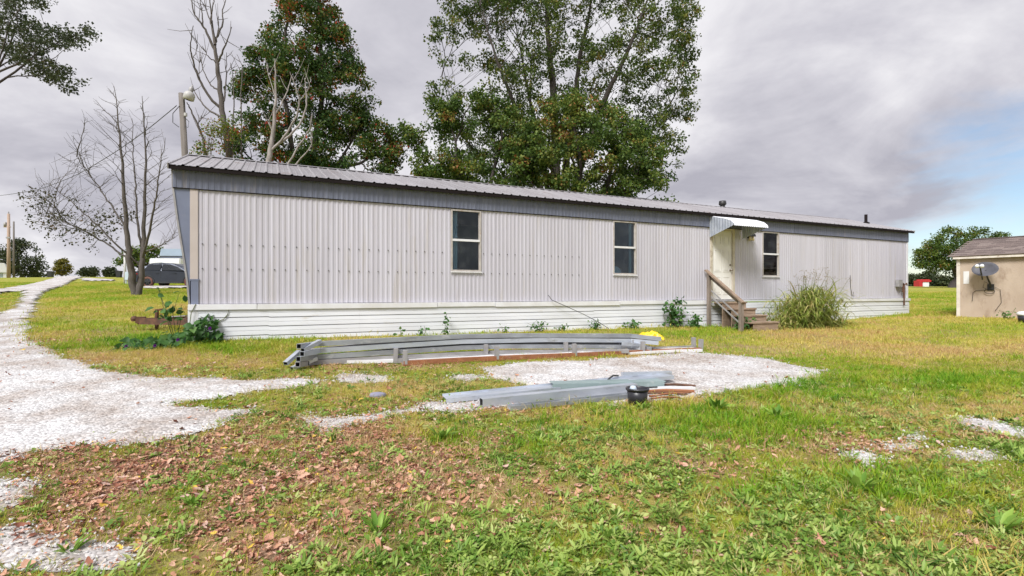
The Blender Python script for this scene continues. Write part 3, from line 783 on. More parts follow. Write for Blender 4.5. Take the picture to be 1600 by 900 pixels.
# awning of ribbed sheet with two cheeks
a0, a1 = hs_(1107), hs_(1147) + .30; zt, zf, dp = hz_(1110, 339), hz_(1110, 339) - .36, .95
arc = [(-.05, zt), (-.18, zt - .015), (-.55, zt - .10), (-.80, zt - .19), (-.92, zt - .29), (-.95, zt - .36)]
mb = MB(); n = int((a1 - a0) / .038)
for i in range(n + 1):
    x = a0 + (a1 - a0) * i / n; d_ = .009 if i % 2 else -.009
    for y_, z_ in arc: mb.v.append((x, y_ - d_ * .5, z_ + d_))
m_ = len(arc)
for i in range(n):
    for j in range(m_ - 1):
        q = i * m_ + j; mb.f.append((q, q + 1, q + m_ + 1, q + m_))
aw = mb.build('awning', 'skirt', home)
for xs_ in (a0, a1):
    mb = MB(); bot = zt - .62; n = 18; P0 = []
    for i in range(n + 1):
        t = i / n; y_ = -.05 - .88 * t
        zt_ = np.interp(-y_, [-p[0] for p in arc], [p[1] for p in arc]); zb_ = bot + t * .27 + (.018 if i % 2 else 0)
        P0.append((y_, zt_ - .012, min(zb_, zt_ - .02), (.008 if i % 2 else -.008)))
    for (ya, ta, ba, oa), (yb, tb, bb, ob) in zip(P0[:-1], P0[1:]):
        mb.add([(xs_ + oa, ya, ba), (xs_ + ob, yb, bb), (xs_ + ob, yb, tb), (xs_ + oa, ya, ta)], [(0, 1, 2, 3)])
    mb.build('awning_cheek', 'galv_bright', aw)
# porch light
xl, zl = hs_(1170), hz_(1170, 371)
pl_ = MB().box(xl - .075, xl + .075, -.03, -.008, zl - .03, zl + .09).prism([(xl - .13, zl + .02), (xl + .13, zl + .02), (xl + .09, zl + .10), (xl - .09, zl + .10)], -.16, -.03).build('porch_light', 'black_metal', home)
for dx in (-.06, .06): MB().lathe([(.03, .02), (.045, -.05), (.05, -.10), (.001, -.11)], 10, Matrix.Translation((xl + dx, -.10, zl))).build('lamp_glass', 'lamp_glass', pl_, True)

# skirting: sheets with horizontal ribs, a rail in several lengths, a corner post
sk = [.13] + [hs_(p) for p in (420, 560, 773, 925, 1080)] + [DOOR[0] - .1, hs_(1250), hs_(1340), HL - .06]
for i, (p, q) in enumerate(zip(sk[:-1], sk[1:])):
    prof = []; z = .63; off = random.uniform(-.012, .006); y_ = -.03 - .003 * (i % 2)
    while z > -.40:
        for dz, dy in ((0, .006), (.007, -.022), (.080, -.028), (.086, -.021), (.092, -.026), (.166, -.030), (.173, .006)): prof.append((0, y_ + dy, z + off - dz))
        z -= .177
    mb = MB().strip(prof, (p + .002, 0, 0), (q + .006, 0, random.uniform(-.006, .006))); mb.build('skirting_panel', 'skirt', home)
rl = [-.03, hs_(402), hs_(682), hs_(772), hs_(966), hs_(1063), DOOR[0] - .02]
for i, (p, q) in enumerate(zip(rl[:-1], rl[1:])):
    dz = (0, -.004, .004, -.012, .006, -.02)[i]
    MB().box(p + .003, q - .003, -.085 - .004 * (i % 2), -.02, SB - .115 + dz, SB - .006 + dz * .3).build('skirting_rail', 'white_trim', home, bevel=.006)
MB().box(DOOR[1] + .05, hs_(1290), -.062, -.02, SB - .06, SB - .01).build('skirting_rail', 'skirt', home)
MB().box(hs_(1290) + .01, HL + .05, -.085, -.02, SB - .10, SB - .006).build('skirting_rail', 'white_trim', home, bevel=.006)
MB().box(-.03, .135, -.060, .10, -.3, SB - .12).build('skirting_post', 'white_trim', home)
MB().box(HL - .065, HL + .01, -.055, .1, -.1, SB - .11).build('skirting_post', 'skirt', home)
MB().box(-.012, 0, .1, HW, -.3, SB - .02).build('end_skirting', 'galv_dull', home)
MB().box(HL - .01, HL + .005, .1, HW, -.2, SB - .02).build('end_skirting', 'skirt', home)
# siding screws in rows: too small to pick apart
mb = MB()
for i, s in enumerate(np.arange(.2, 8.6, .2032)):
    for z in (hz_(400, 384), hz_(400, 421)):
        if any(o[0] - .05 < s < o[1] + .05 for o in OPEN): continue
        x_ = s + random.uniform(-.008, .008); mb.box(x_ - .008, x_ + .008, -.021, -.006, z - .008, z + .008)
tag(mb.build('siding_screws', 'dark_and_shade', home), kind='stuff')
# rusty water pipe and meter fittings near the far corner
xp = hs_(1408)
pp = MB().tube([(xp, -.10, .45), (xp, -.10, 1.22), (xp - .06, -.10, 1.27), (xp - .2, -.10, 1.27)], .028, 8).tube([(xp - .09, -.1, .95), (xp - .09, -.1, 1.25)], .02, 8).build('supply_pipe', 'rust', home)
MB().box(xp - .42, xp - .2, -.16, -.03, 1.15, 1.40).build('meter_box', 'galv_dull', pp)
MB().tube([(xp, -.1, 1.2), (xp + .09, -.14, 1.28), (xp + .16, -.12, 1.2)], .022, 6).build('tap', 'rust', pp)
# towing hitch: A-frame, jack, plate
hz0 = .30
ht = MB().bar((0, HW * .30, hz0), (-1.25, HW * .5, hz0), .07, .13).bar((0, HW * .70, hz0), (-1.25, HW * .5, hz0), .07, .13).bar((-.4, HW * .36, hz0), (-.4, HW * .64, hz0), .06, .09).build('hitch', 'rust', home)
MB().box(-1.30, -1.12, HW * .5 - .06, HW * .5 + .06, hz0 - .04, hz0 + .10).lathe([(.05, .06), (.07, .12), (.04, .17), (.001, .18)], 10, Matrix.Translation((-1.33, HW * .5, hz0 - .06))).build('coupler', 'rust', ht)
MB().tube([(-.92, HW * .5, hz0 - .28), (-.92, HW * .5, hz0 + .26)], .04, 8).tube([(-.92, HW * .5, hz0 + .24), (-.80, HW * .5 - .05, hz0 + .26)], .02, 6).build('jack', 'rust', ht)
MB().bar((-.62, HW * .44, hz0 + .10), (-.25, HW * .40, hz0 + .13), .26, .02).build('step_plate', 'galv_dull', ht)
MB().tube([(-.85, HW * .5, hz0 + .15), (-.72, HW * .47, hz0 + .05), (-.58, HW * .45, hz0 + .12)], .012, 5).build('safety_chain', 'rust', ht)

# loose black cable hanging against the skirting
P_ = [hworld(hs_(x), -.11 - .04 * i, hz_(x, y)) for i, (x, y) in enumerate(((853, 461), (858, 469), (880, 479), (905, 491), (925, 502), (940, 512)))]
tag(MB().tube(P_, .008, 5).build('loose_cable', 'wire'), 'thin black cable sloping down across the white skirting between two windows', 'cable')
P_ = [hworld(hs_(x), -.05, hz_(x, y)) for x, y in ((1326, 430), (1327, 450), (1329, 462), (1332, 463), (1331, 456))]
tag(MB().tube(P_, .009, 5).build('wall_cable', 'wire'), 'thin cable hooked at its end hanging on the siding near the tall weeds', 'cable')

# ------------------------------------------------------------------ wooden steps
st_s0, st_s1 = DOOR[0] + .02, DOOR[1] - .02
steps = tag(empty('wooden_steps', hworld((st_s0 + st_s1) / 2, -.1, -.06), HA), 'weathered wooden steps with one slanting handrail leading up to the front door', 'steps')
hw_ = (st_s1 - st_s0) / 2
SZ = [(.02, .0, .62), (.30, .0, .44), (.62, .0, .26), (.95, .0, .08)]
for i, (o_, _, z) in enumerate(SZ):
    x0, x1 = -hw_ - .02 + .05 * i, hw_ + .02 + .06 * i
    MB().box(x0, x1, -o_ - .36, -o_ - .03, z + .05, z + .095).build('tread', 'wood_old', steps, bevel=.006)
    MB().box(x0 + .03, x1 - .03, -o_ - .335, -o_ - .30, -.35, z + .049).build('riser', 'wood_old', steps)
    MB().box(x1 - .07, x1 - .032, -o_ - .299, -o_ - .03 + .02 * i, -.35, z + .048).build('side_board', 'wood_old', steps)
MB().box(-hw_ - .02, hw_ + .03, -.05, .06, .60, .70).build('landing_board', 'white_trim', steps)
# rail side: at the near (left) edge of the steps
mid_s = (st_s0 + st_s1) / 2; pa = (px_on_roof(1107.5, -.17) - mid_s, -.07); pb = (px_on_roof(1158, -1.35) - mid_s, -1.25)
A_ = Vector((pa[0], pa[1], 0)); B_ = Vector((pb[0], pb[1], 0))
ztop_a = at(1107, 426, (HX.y + hs * px_on_roof(1107.5, -.17) - .17 * hc)).z + .06; ztop_b = at(1158, 470, HX.y + hs * px_on_roof(1158, -1.35) - 1.35 * hc).z + .06
MB().box(pa[0] - .045, pa[0] + .045, pa[1] - .045, pa[1] + .045, -.25, ztop_a - .03).build('post', 'wood_grey', steps, bevel=.005)
MB().box(pb[0] - .05, pb[0] + .05, pb[1] - .05, pb[1] + .05, -.40, ztop_b - .02).build('post', 'wood_grey', steps, bevel=.005)
dv_ = (Vector((pb[0], pb[1], ztop_b)) - Vector((pa[0], pa[1], ztop_a))).normalized()
MB().bar(Vector((pa[0], pa[1], ztop_a)) - dv_ * .14, Vector((pb[0], pb[1], ztop_b)) + dv_ * .10, .12, .045).build('handrail', 'wood_rail', steps, bevel=.006)
MB().bar(Vector((pa[0] + .06, pa[1], ztop_a - .10)), Vector((pb[0] + .062, pb[1], ztop_b - .10)), .035, .12).build('rail_board', 'wood_grey', steps)
for dz in (.50, .68): MB().bar(Vector((pa[0] + .06, pa[1], ztop_a - dz)), Vector((pb[0] + .06, pb[1], ztop_b - dz)), .02, .035).build('lower_rail', 'galv_dull', steps)

# ------------------------------------------------------------------ steel tubes, rails and loose metal
def hollow(name, pts, w_, h_, m, t=.006, depth=.25):
    """bent hollow square tube along pts, open ends with a dark inside"""
    pts = [Vector(p) for p in pts]; mb = MB(); n = len(pts); rings = []
    for i, p in enumerate(pts):
        d = (pts[min(i + 1, n - 1)] - pts[max(i - 1, 0)]).normalized(); x = d.cross(Vector((0, 0, 1))).normalized(); u = x.cross(d)
        rings.append((p, d, x, u))

    def ring(p, x, u, a, b): return [p + x * a / 2 * i + u * b / 2 * j for i, j in ((-1, -1), (1, -1), (1, 1), (-1, 1))]
    k = 0
    for p, d, x, u in rings: mb.v += [tuple(v) for v in ring(p, x, u, w_, h_)]
    for i in range(n - 1):
        for j in range(4): a = 4 * i + j; b = 4 * i + (j + 1) % 4; mb.f.append((a, b, b + 4, a + 4))
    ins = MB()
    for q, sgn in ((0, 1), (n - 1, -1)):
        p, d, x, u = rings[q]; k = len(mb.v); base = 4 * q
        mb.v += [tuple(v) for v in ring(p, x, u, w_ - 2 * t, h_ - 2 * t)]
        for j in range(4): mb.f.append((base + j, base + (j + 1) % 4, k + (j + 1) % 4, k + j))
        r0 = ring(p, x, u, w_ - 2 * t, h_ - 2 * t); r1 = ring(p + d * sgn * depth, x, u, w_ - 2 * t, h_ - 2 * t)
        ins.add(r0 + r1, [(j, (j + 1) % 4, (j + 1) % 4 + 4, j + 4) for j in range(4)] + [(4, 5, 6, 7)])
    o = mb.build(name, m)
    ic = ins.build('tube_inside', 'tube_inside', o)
    return o


G_L, G_R = ground_at(476, 572), ground_at(1034, 548)


def on_line(px, py, out=0.0):
    """photo pixel on the upright plane through the tube stack"""
    a, b = G_L, G_R; k_ = (px - 800) / 800; dx, dy = b.x - a.x, b.y - a.y
    t = (a.y * k_ - a.x) / (dx - dy * k_); Y = a.y + t * dy - out
    return at(px, py, Y)


TUBES = [
    ([(467, 541), (492, 537.5), (600, 531.5), (722, 525.5), (800, 524), (985, 524.5), (1033, 529.5)], .0, 'galv', 'topmost bent galvanized tube of the long stack, its right end under yellow plastic'),
    ([(472, 553), (500, 548), (600, 541), (722, 533.5), (850, 531), (985, 532), (1029, 536)], .0, 'galv_bright', 'second bent galvanized tube from the top of the long stack'),
    ([(466, 561), (495, 557.5), (600, 551), (722, 543), (790, 541), (985, 541.5), (1019, 545.5)], .0, 'galv', 'third bent galvanized tube from the top of the long stack'),
    ([(480, 549), (600, 537), (722, 529.5), (850, 527.5), (985, 528), (1026, 532)], -.10, 'galv_dull', 'dull steel tube wedged behind the two uppermost tubes of the long stack'),
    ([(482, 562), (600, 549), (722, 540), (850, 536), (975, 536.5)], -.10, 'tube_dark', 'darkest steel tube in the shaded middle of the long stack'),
    ([(465, 569.5), (490, 566), (600, 559.5), (722, 553), (800, 550), (900, 549), (982, 548.5)], .0, 'galv_dull', 'lowest bent steel tube of the long stack, lying on the leaves'),
]
for i, (pp_, o_, m_, lb) in enumerate(TUBES):
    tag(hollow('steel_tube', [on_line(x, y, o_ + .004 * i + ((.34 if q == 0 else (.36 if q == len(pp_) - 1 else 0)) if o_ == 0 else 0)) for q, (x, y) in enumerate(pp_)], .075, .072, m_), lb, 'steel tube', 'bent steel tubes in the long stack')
for p0, p1, lb, m_ in (((500, 533), (473, 547), 'short bright steel brace slanting off the top left end of the tube stack', 'galv_bright'),
                       ((468, 549), (446, 568), 'leftmost short steel brace sticking out from the tube stack into the grass', 'galv_bright'),
                       ((494, 560), (456, 577), 'lowest short steel brace resting on leaves before the tube stack', 'galv_bright')):
    A_ = on_line(*p0, .06); B_ = on_line(*p1, .30)
    B_.z = max(B_.z, h1(B_.x, B_.y) + .035)
    tag(hollow('steel_brace', [A_, B_], .07, .055, m_), lb, 'steel brace', 'short braces at the left end of the tube stack')
# inner tubes at the right end
tag(hollow('steel_tube', [on_line(970, 537, .16), on_line(1000, 539, .16), on_line(1021, 545, .16)], .06, .06, 'galv_bright'), 'short bent steel tube end curling down at the right of the long stack', 'steel tube', 'bent steel tubes in the long stack')
# pale sheet lying behind the rusty rail, and two base rails with pins
A_, B_ = ground_at(486, 570), ground_at(1088, 549)
mb = MB(); n = 24
for i in range(n + 1):
    p = A_.lerp(B_, i / n); z = h1(p.x, p.y) + .055 + .006 * math.sin(i * 1.3); sd = Vector((B_.y - A_.y, A_.x - B_.x, 0)).normalized(); wd = .09 + .10 * min(1, i / 8)
    for o_, dz in ((-wd, -.05), (-wd, 0), (wd * .5, .012), (wd * .5, -.04)): q = p - sd * o_; mb.v.append((q.x, q.y, z + dz))
for i in range(n):
    for j in range(3): q = 4 * i + j; mb.f.append((q, q + 1, q + 5, q + 4))
tag(mb.build('metal_trim_sheet', 'white_trim'), 'long flat white metal trim sheet lying between the tube stack and the rusty rail', 'metal sheet')


def base_rail(a, b, m, pinpx, label, pm, lift=.045):
    o = empty('base_rail', a); tag(o, label, 'base rail', 'steel base rails with upright pins')
    pts = [a.lerp(b, i / 6) for i in range(7)]
    loc = [Vector((p.x - a.x, p.y - a.y, h1(p.x, p.y) + lift - a.z)) for p in pts]
    mb = MB()
    for p, q in zip(loc[:-1], loc[1:]): mb.bar(p, q, .07, .075)
    mb.build('rail_tube', m, o)
    for px in pinpx:
        k_ = (px - 800) / 800; t = (a.y * k_ - a.x) / ((b.x - a.x) - (b.y - a.y) * k_); p = a.lerp(b, t); z = h1(p.x, p.y) + lift - a.z
        mb = MB(); c = Vector((p.x - a.x, p.y - a.y, z)); mb.box(-.036, .036, -.036, .036, -.02, .20, Matrix.Translation(c) @ Matrix.Rotation(.25, 4, 'Z') @ Matrix.Rotation(random.uniform(-.05, .05), 4, 'Y')); mb.build('pin', pm, o, bevel=.004)


base_rail(ground_at(630, 573), ground_at(1098, 550), 'rust_orange', (633, 776, 898, 1004, 1095), 'rusty orange base rail with five pins along the edge of the gravel pad', 'galv_dull')
base_rail(ground_at(612, 571) + Vector((0, .10, 0)), ground_at(1088, 547.5) + Vector((0, .10, 0)), 'galv_dull', (618, 759, 884, 990, 1084), 'grey base rail with five pins just behind the rusty one', 'galv_dull')

# front pile
def gp(px, py, up): p = ground_at(px, py); p.z += up; return p


a, b = gp(752, 638, .055), gp(992, 613, .06)
tag(hollow('steel_tube', [a, a.lerp(b, .5), b], .12, .105, 'galv_bright', .008), 'large square steel tube with dark open end in the front pile', 'steel tube')
a, b = gp(795, 643, .022), gp(1004, 622, .022)
mb = MB().bar(a, b, .11, .012).bar(a + Vector((.02, -.05, .02)), b + Vector((.02, -.05, .02)), .012, .05).bar(a + Vector((-.02, .05, .02)), b + Vector((-.02, .05, .02)), .012, .05)
tag(mb.build('steel_channel', 'galv'), 'low steel channel lying at the grass edge before the large square tube', 'steel channel')
a, b = gp(694, 629, .05), gp(1046, 599, .11)
d_ = (b - a).normalized(); sd = Vector((-d_.y, d_.x, 0))
mb = MB().bar(a, b, .20, .012).bar(a + sd * .10, b + sd * .10, .012, .05).bar(a - sd * .10 - Vector((0, 0, .02)), b - sd * .10 - Vector((0, 0, .02)), .012, .05)
tag(mb.build('steel_channel', 'galv_bright'), 'long wide steel channel at the back of the front pile, ending on gravel', 'steel channel')
a, b = gp(862, 613, .12), gp(1034, 606, .10)
tag(MB().bar(a, b, .22, .010).bar(a + Vector((0, -.11, -.03)), b + Vector((0, -.11, -.03)), .01, .06).build('metal_strip', 'teal_metal'), 'pale green metal strip on the front pile behind the black pot', 'metal strip')
a, b = gp(972, 600, .13), gp(1048, 596, .115)
tag(MB().bar(a, b, .08, .05).build('metal_strip', 'galv_bright', bevel=.005), 'short bright metal strip at the far right end of the front pile', 'metal strip')
a, b = gp(950, 606, .10), gp(966, 603, .13)
tag(MB().tube([a, a.lerp(b, .5) + Vector((0, 0, .03)), b], .012, 6).build('bent_wire', 'wire'), 'small bent dark wire on the back channel of the front pile', 'wire')
RODS = [((1012, 619), (1084, 616), .022, 'rust_orange', 'thickest rusty rod of the bundle right of the black pot'), ((1015, 626), (1080, 618), .014, 'rust_orange', 'rusty rod slanting lowest across the gravel right of the pot'),
        ((1010, 622), (1074, 620), .014, 'rust', 'dark rusty rod in the middle of the bundle right of the pot'), ((1035, 608), (1086, 607), .018, 'rust', 'dark rod at the back of the rusty bundle, farthest from the pot'),
        ((1018, 630), (1062, 626), .012, 'rust_orange', 'short thin rusty rod nearest the grass right of the pot')]
for p, q, r, m_, lb in RODS:
    a, b = gp(*p, .05), gp(*q, .03); tag(MB().tube([a, a.lerp(b, .4) + Vector((0, 0, .012)), b], r, 6).build('rusty_rod', m_), lb, 'rod', 'rusty rods in the front pile')
a, b = gp(1030, 613, .05), gp(1084, 611, .04)
tag(MB().bar(a, b, .09, .03).build('white_board', 'white_trim'), 'white strip among the rusty rods right of the black pot', 'board')
# black pot
p = ground_at(996, 633); D_ = p.y; r = 17.5 / 800 * D_; hp = 27 / 800 * D_
pot = tag(empty('plant_pot', p), 'black plastic plant pot standing at the grass edge before the front pile', 'pot')
MB().lathe([(.001, .005), (r * .80, .0), (r * .93, hp * .93), (r * .90, hp * .93), (r * .78, .02), (.001, .02)], 28).build('pot_body', 'black_plastic', pot, True)
MB().lathe([(r * .91, hp * .88), (r * 1.03, hp * .88), (r * 1.04, hp), (r * .92, hp), (r * .90, hp * .9)], 28).build('pot_rim', 'black_plastic', pot, True)
MB().lathe([(.001, hp * .80), (r * .3, hp * .78), (r * .88, hp * .70)], 16).build('pot_filling', 'stone_blue', pot, True)
mb = MB().lathe([(.001, .05), (.03, .045), (.045, .01), (.03, -.02)], 10, Matrix.Translation((-r * .35, .02, hp * .86)))
tag(mb.build('plastic_cup', 'petal' if False else 'pale_blue', None, True), 'pale crumpled cup lying inside the black pot', 'cup'); bpy.data.objects['plastic_cup'].location = p
# yellow plastic over the stack end
c = on_line(1019, 520, .0); n = 14; V = []; Fc = []
for i in range(n + 1):
    for j in range(9):
        u, v = i / n - .5, j / 8 - .5; e_ = max(0, 1 - (2 * abs(u)) ** 3) * max(0, 1 - (2 * abs(v)) ** 2.5)
        zz = .13 * e_ ** .5 + .03 * math.sin(i * 1.9 + j) * e_ + .02 * math.sin(i * 3.1 - j * 2.2)
        V.append((u * .50, v * .36 + .05 * math.sin(i * .9), zz - .03 - .06 * abs(u)))
for i in range(n):
    for j in range(8): q = i * 9 + j; Fc.append((q, q + 1, q + 10, q + 9))
yb = MB().add(V, Fc).build('yellow_bag', 'yellow_plastic', None, False, solid=.004); yb.location = c + Vector((0, .03, -.06)); yb.rotation_euler = (.06, .10, .2); yb.scale = (.85, .8, .7)
tag(yb, 'crumpled bright yellow plastic bag on the right end of the tube stack', 'plastic bag')
# flat bluish stone
p = ground_at(590, 620); mb = MB(); mb.lathe([(.001, .055), (.05, .052), (.085, .04), (.10, .015), (.09, -.02)], 14, Matrix.Diagonal((1.05, .8, .9, 1)))
mb.v = [(x * (1 + .08 * math.sin(5 * math.atan2(y, x))), y, z) for x, y, z in mb.v]
o = mb.build('flat_stone', 'stone_blue', None, True); o.location = p; tag(o, 'small flat bluish stone in the grass left of the front pile', 'stone')

# ------------------------------------------------------------------ shed at the right
SA = math.radians(-55); SC = Vector((14.52, 16.67, .14)); SLn, SWd = 4.2, 3.4
shed = tag(empty('garden_shed', SC, SA), 'small tan board shed with brown shingle roof at the right edge', 'shed')
ez, rz_, rb = 1.93, 2.62, 2.2
MB().box(0, SLn, 0, .03, -.25, ez).build('front_wall', 'shed_wall', shed)
MB().prism([(0, -.25), (SWd + .9, -.25), (SWd + .9, ez), (rb, rz_), (0, ez)], 0, .03, Matrix.Rotation(math.pi / 2, 4, 'Z') @ Matrix.Translation((.031, -.031, 0))).build('side_wall', 'shed_wall', shed)
MB().prism([(0, -.25), (SWd + .9, -.25), (SWd + .9, ez), (rb, rz_), (0, ez)], 0, .03, Matrix.Rotation(math.pi / 2, 4, 'Z') @ Matrix.Translation((.031, -SLn, 0))).build('side_wall', 'shed_wall', shed)
MB().box(0.04, SLn - .04, SWd + .90, SWd + .93, -.25, ez).build('back_wall', 'shed_wall', shed)
MB().box(-.03, .06, -.03, -.003, -.25, ez - .02).build('corner_board', 'shed_trim', shed)
MB().box(-.033, -.004, -.0, .09, -.25, ez - .02).build('corner_board', 'shed_trim', shed)
MB().box(-.10, SLn + .1, -.13, -.10, ez - .06, ez + .03).build('eave_board', 'shed_trim', shed)
sl = math.hypot(rb + .14, rz_ - ez); ang = math.atan2(rz_ - ez, rb + .14)
Mr = Matrix.Translation((-.12, -.14, ez + .03)) @ Matrix.Rotation(ang, 4, 'X')
rd = MB().box(0, SLn + .24, 0, sl, -.03, 0, Mr).build('roof_deck', 'wood_grey', shed)
Mr2 = Matrix.Translation((-.12, 2 * rb + .14, ez + .03)) @ Matrix.Rotation(-ang, 4, 'X')
MB().box(0, SLn + .24, -sl, 0, -.03, .006, Mr2).build('roof_back', 'shingle', shed)
MB().bar((-.13, rb, rz_ + .035), (SLn + .13, rb, rz_ + .035), .2, .03).build('ridge_shingles', 'shingle_c', shed)
sm = [MB().box(-.148, .148, 0, .19, 0, .010).mesh('shingle', m_) for m_ in ('shingle', 'shingle_b', 'shingle_c')]
rows = int(sl / .145)
for r_ in range(rows):
    for c_ in range(15):
        x = c_ * .30 + (.15 if r_ % 2 else 0)
        if x > SLn + .2: continue
        o = bpy.data.objects.new('shingle', random.choices(sm, (3, 2, 2))[0]); COL.objects.link(o); o.parent = shed
        o.matrix_local = Mr @ Matrix.Translation((x + .03, r_ * .145 - .01, .001 + .0)) @ Matrix.Rotation(-.05, 4, 'X') @ Matrix.Rotation(random.uniform(-.012, .012), 4, 'Z')
MB().box(.42 - .28, .42 - .14, -.012, -.002, ez - .86, ez - .46).build('wall_plate', 'white_trim', shed)
# dish, its arm, the cable
dish = tag(empty('satellite_dish', SC, SA), 'dark grey satellite dish mounted on the tan shed wall', 'satellite dish')
dc = Vector((.74, -.34, ez - .42)); nd = Vector((-.12, -.86, .50)).normalized()
rot = nd.to_track_quat('Z', 'Y').to_matrix().to_4x4(); Md = Matrix.Translation(dc) @ rot @ Matrix.Rotation(-.22, 4, 'Z') @ Matrix.Diagonal((1.0, .74, 1, 1))
MB().lathe([(.001, -.055), (.12, -.048), (.24, -.022), (.335, .012), (.34, .018), (.335, .02), (.24, -.012), (.12, -.038), (.001, -.045)], 32, Md).build('reflector', 'dish', dish, True)
fpt = dc + nd * .30 + Vector((-.02, -.02, -.10)); mpt = Vector((.80, -.02, ez - .98))
MB().tube([dc - nd * .05, dc + Vector((.02, .10, -.22)), Vector((.80, -.10, ez - .86)), mpt], .024, 8).build('mast', 'black_metal', dish)
MB().tube([dc + Vector((-.06, -.02, -.32)), fpt], .02, 6).build('feed_arm', 'black_metal', dish)
mb = MB()
for dx in (-.065, .05): mb.lathe([(.001, -.02), (.05, -.015), (.055, .05), (.02, .08), (.001, .08)], 12, Matrix.Translation(fpt + Vector((dx, 0, .03))) @ rot)
mb.build('feed_horns', 'far_white', dish, True)
MB().box(.72, .88, -.03, -.001, ez - 1.08, ez - .88).build('foot_plate', 'black_metal', dish)
lp = [(.78 + .12 * math.cos(t), -.05, ez - 1.10 + .08 * math.sin(t)) for t in np.linspace(0, 6.3, 14)]
cb = MB().tube([(.84, -.04, ez - .93), (.66, -.04, ez - .80), (.62, -.04, ez - .98), (.75, -.05, ez - 1.06)], .007, 5).tube(lp, .008, 5).tube([(.70, -.04, ez - 1.06), (.45, -.03, ez - 1.08), (.38, -.03, ez - 1.15), (.36, -.03, ez - 1.42)], .007, 5).tube([(.85, -.03, ez - .95), (1.02, -.03, ez - 1.05), (1.05, -.03, ez - 1.45), (.90, -.03, ez - 1.72)], .006, 5)
cb = cb.build('dish_cable', 'wire'); cb.location = SC; cb.rotation_euler = (0, 0, SA); tag(cb, 'coiled black cable dangling on the shed wall below the dish', 'cable')
# pale bucket cut by the right edge
p = ground_at(1601, 504); bk = tag(empty('bucket', p), 'white-topped dark bucket in the grass at the right edge', 'bucket')
MB().lathe([(.001, 0), (.13, 0), (.15, .22), (.001, .22)], 18).build('bucket_body', 'black_plastic', bk, True)
MB().lathe([(.155, .20), (.165, .21), (.165, .26), (.12, .30), (.001, .31)], 18).build('bucket_lid', 'far_white', bk, True)

# ------------------------------------------------------------------ trees
def smooth_split(P, org):
    d = unit(P - org); i = int(np.argmax(((d - d.mean(0)) ** 2).sum(1))); j = int(np.argmin(d @ d[i])); a, b = d[i], d[j]
    for _ in range(4):
        m = ((d - a) ** 2).sum(1) < ((d - b) ** 2).sum(1)
        if m.all() or not m.any(): break
        a, b = d[m].mean(0), d[~m].mean(0)
    if m.all() or not m.any():
        m = np.zeros(len(P), bool); m[:len(P) // 2] = True
    return m


def skeleton(base, tips, r_tip, power, first, step, rng, up=.25, wig=.06):
    """branching frame from base to every tip; list of (points, r0, r1)"""
    segs = []

    def rec(p, d, P, rp, lvl):
        n = len(P); c = P.mean(0)
        r = min(rp, r_tip * n ** power)
        if n == 1:
            v = P[0] - p; L_ = np.linalg.norm(v)
            m1 = p + v * .5 + d * L_ * .10 + rng.normal(0, wig * L_, 3) * .6
            segs.append(([p, m1, P[0]], r, r_tip * .6)); return
        v = c - p; L_ = np.linalg.norm(v); t = first if lvl == 0 else step * rng.uniform(.7, 1.3)
        q = p + v * t + np.array([0, 0, up * L_ * t * .3]) + rng.normal(0, wig * L_ * t, 3)
        m1 = (p + q) / 2 + d * L_ * t * .12 + rng.normal(0, wig * L_ * t * .5, 3)
        m = smooth_split(P, q); na, nb = m.sum(), (~m).sum()
        r1 = min(r, r_tip * max(na, nb) ** power * 1.08)
        segs.append(([p, m1, q], r, r1)); nd = unit((q - m1)[None])[0]
        rec(q, nd, P[m], r1, lvl + 1); rec(q, nd, P[~m], r1, lvl + 1)
    rec(np.array(base, float), np.array([0, 0, 1.0]), tips, 9, 0)
    return segs


def tubes_np(segs, nmax=8):
    V = []; F = []; k = 0
    for pts, r0, r1 in segs:
        n = nmax if r0 > .06 else (5 if r0 > .02 else 3); P = np.array(pts); m = len(P)
        t = np.linspace(0, 1, m)[:, None]; rr = r0 * (1 - t) + r1 * t
        d = unit(np.gradient(P, axis=0)); ref = np.array([.3, .5, .81]) if abs(d[0, 2]) < .9 else np.array([1, 0, 0.])
        x = unit(np.cross(d, ref)); y = np.cross(d, x)
        a = np.arange(n) * 2 * math.pi / n
        R = P[:, None] + (x[:, None] * np.cos(a)[None, :, None] + y[:, None] * np.sin(a)[None, :, None]) * rr[:, None]
        V.append(R.reshape(-1, 3))
        for i in range(m - 1):
            for j in range(n): F.append((k + i * n + j, k + i * n + (j + 1) % n, k + (i + 1) * n + (j + 1) % n, k + (i + 1) * n + j))
        k += m * n
    return np.concatenate(V), np.array(F)


def sample_crown(outline, D, n, rng, thick=.5, gap=.0, gs=.5, seed=0):
    """points through the volume whose side view is the outline at distance D"""
    poly = np.array([at(x, y, D)[:] for x, y in outline])[:, [0, 2]]
    lo, hi = poly.min(0), poly.max(0); out = []
    wmax = (hi[0] - lo[0]) / 2
    while len(out) < n:
        q = rng.uniform(lo, hi, (n * 4, 2)); m = inside(poly, q[:, 0], q[:, 1]); q = q[m]
        ed = edge_dist(poly, q[:, 0], q[:, 1])
        half = np.sqrt(np.clip(ed / wmax, .02, 1)) * wmax * thick * 1.5
        y = D + rng.uniform(-1, 1, len(q)) * half
        g = vnoise(q[:, 0] + y * .37, q[:, 1] + y * .21, gs, 200 + seed)
        ok = g > gap
        out += list(np.c_[q[:, 0], y, q[:, 1]][ok])
    return np.array(out[:n])


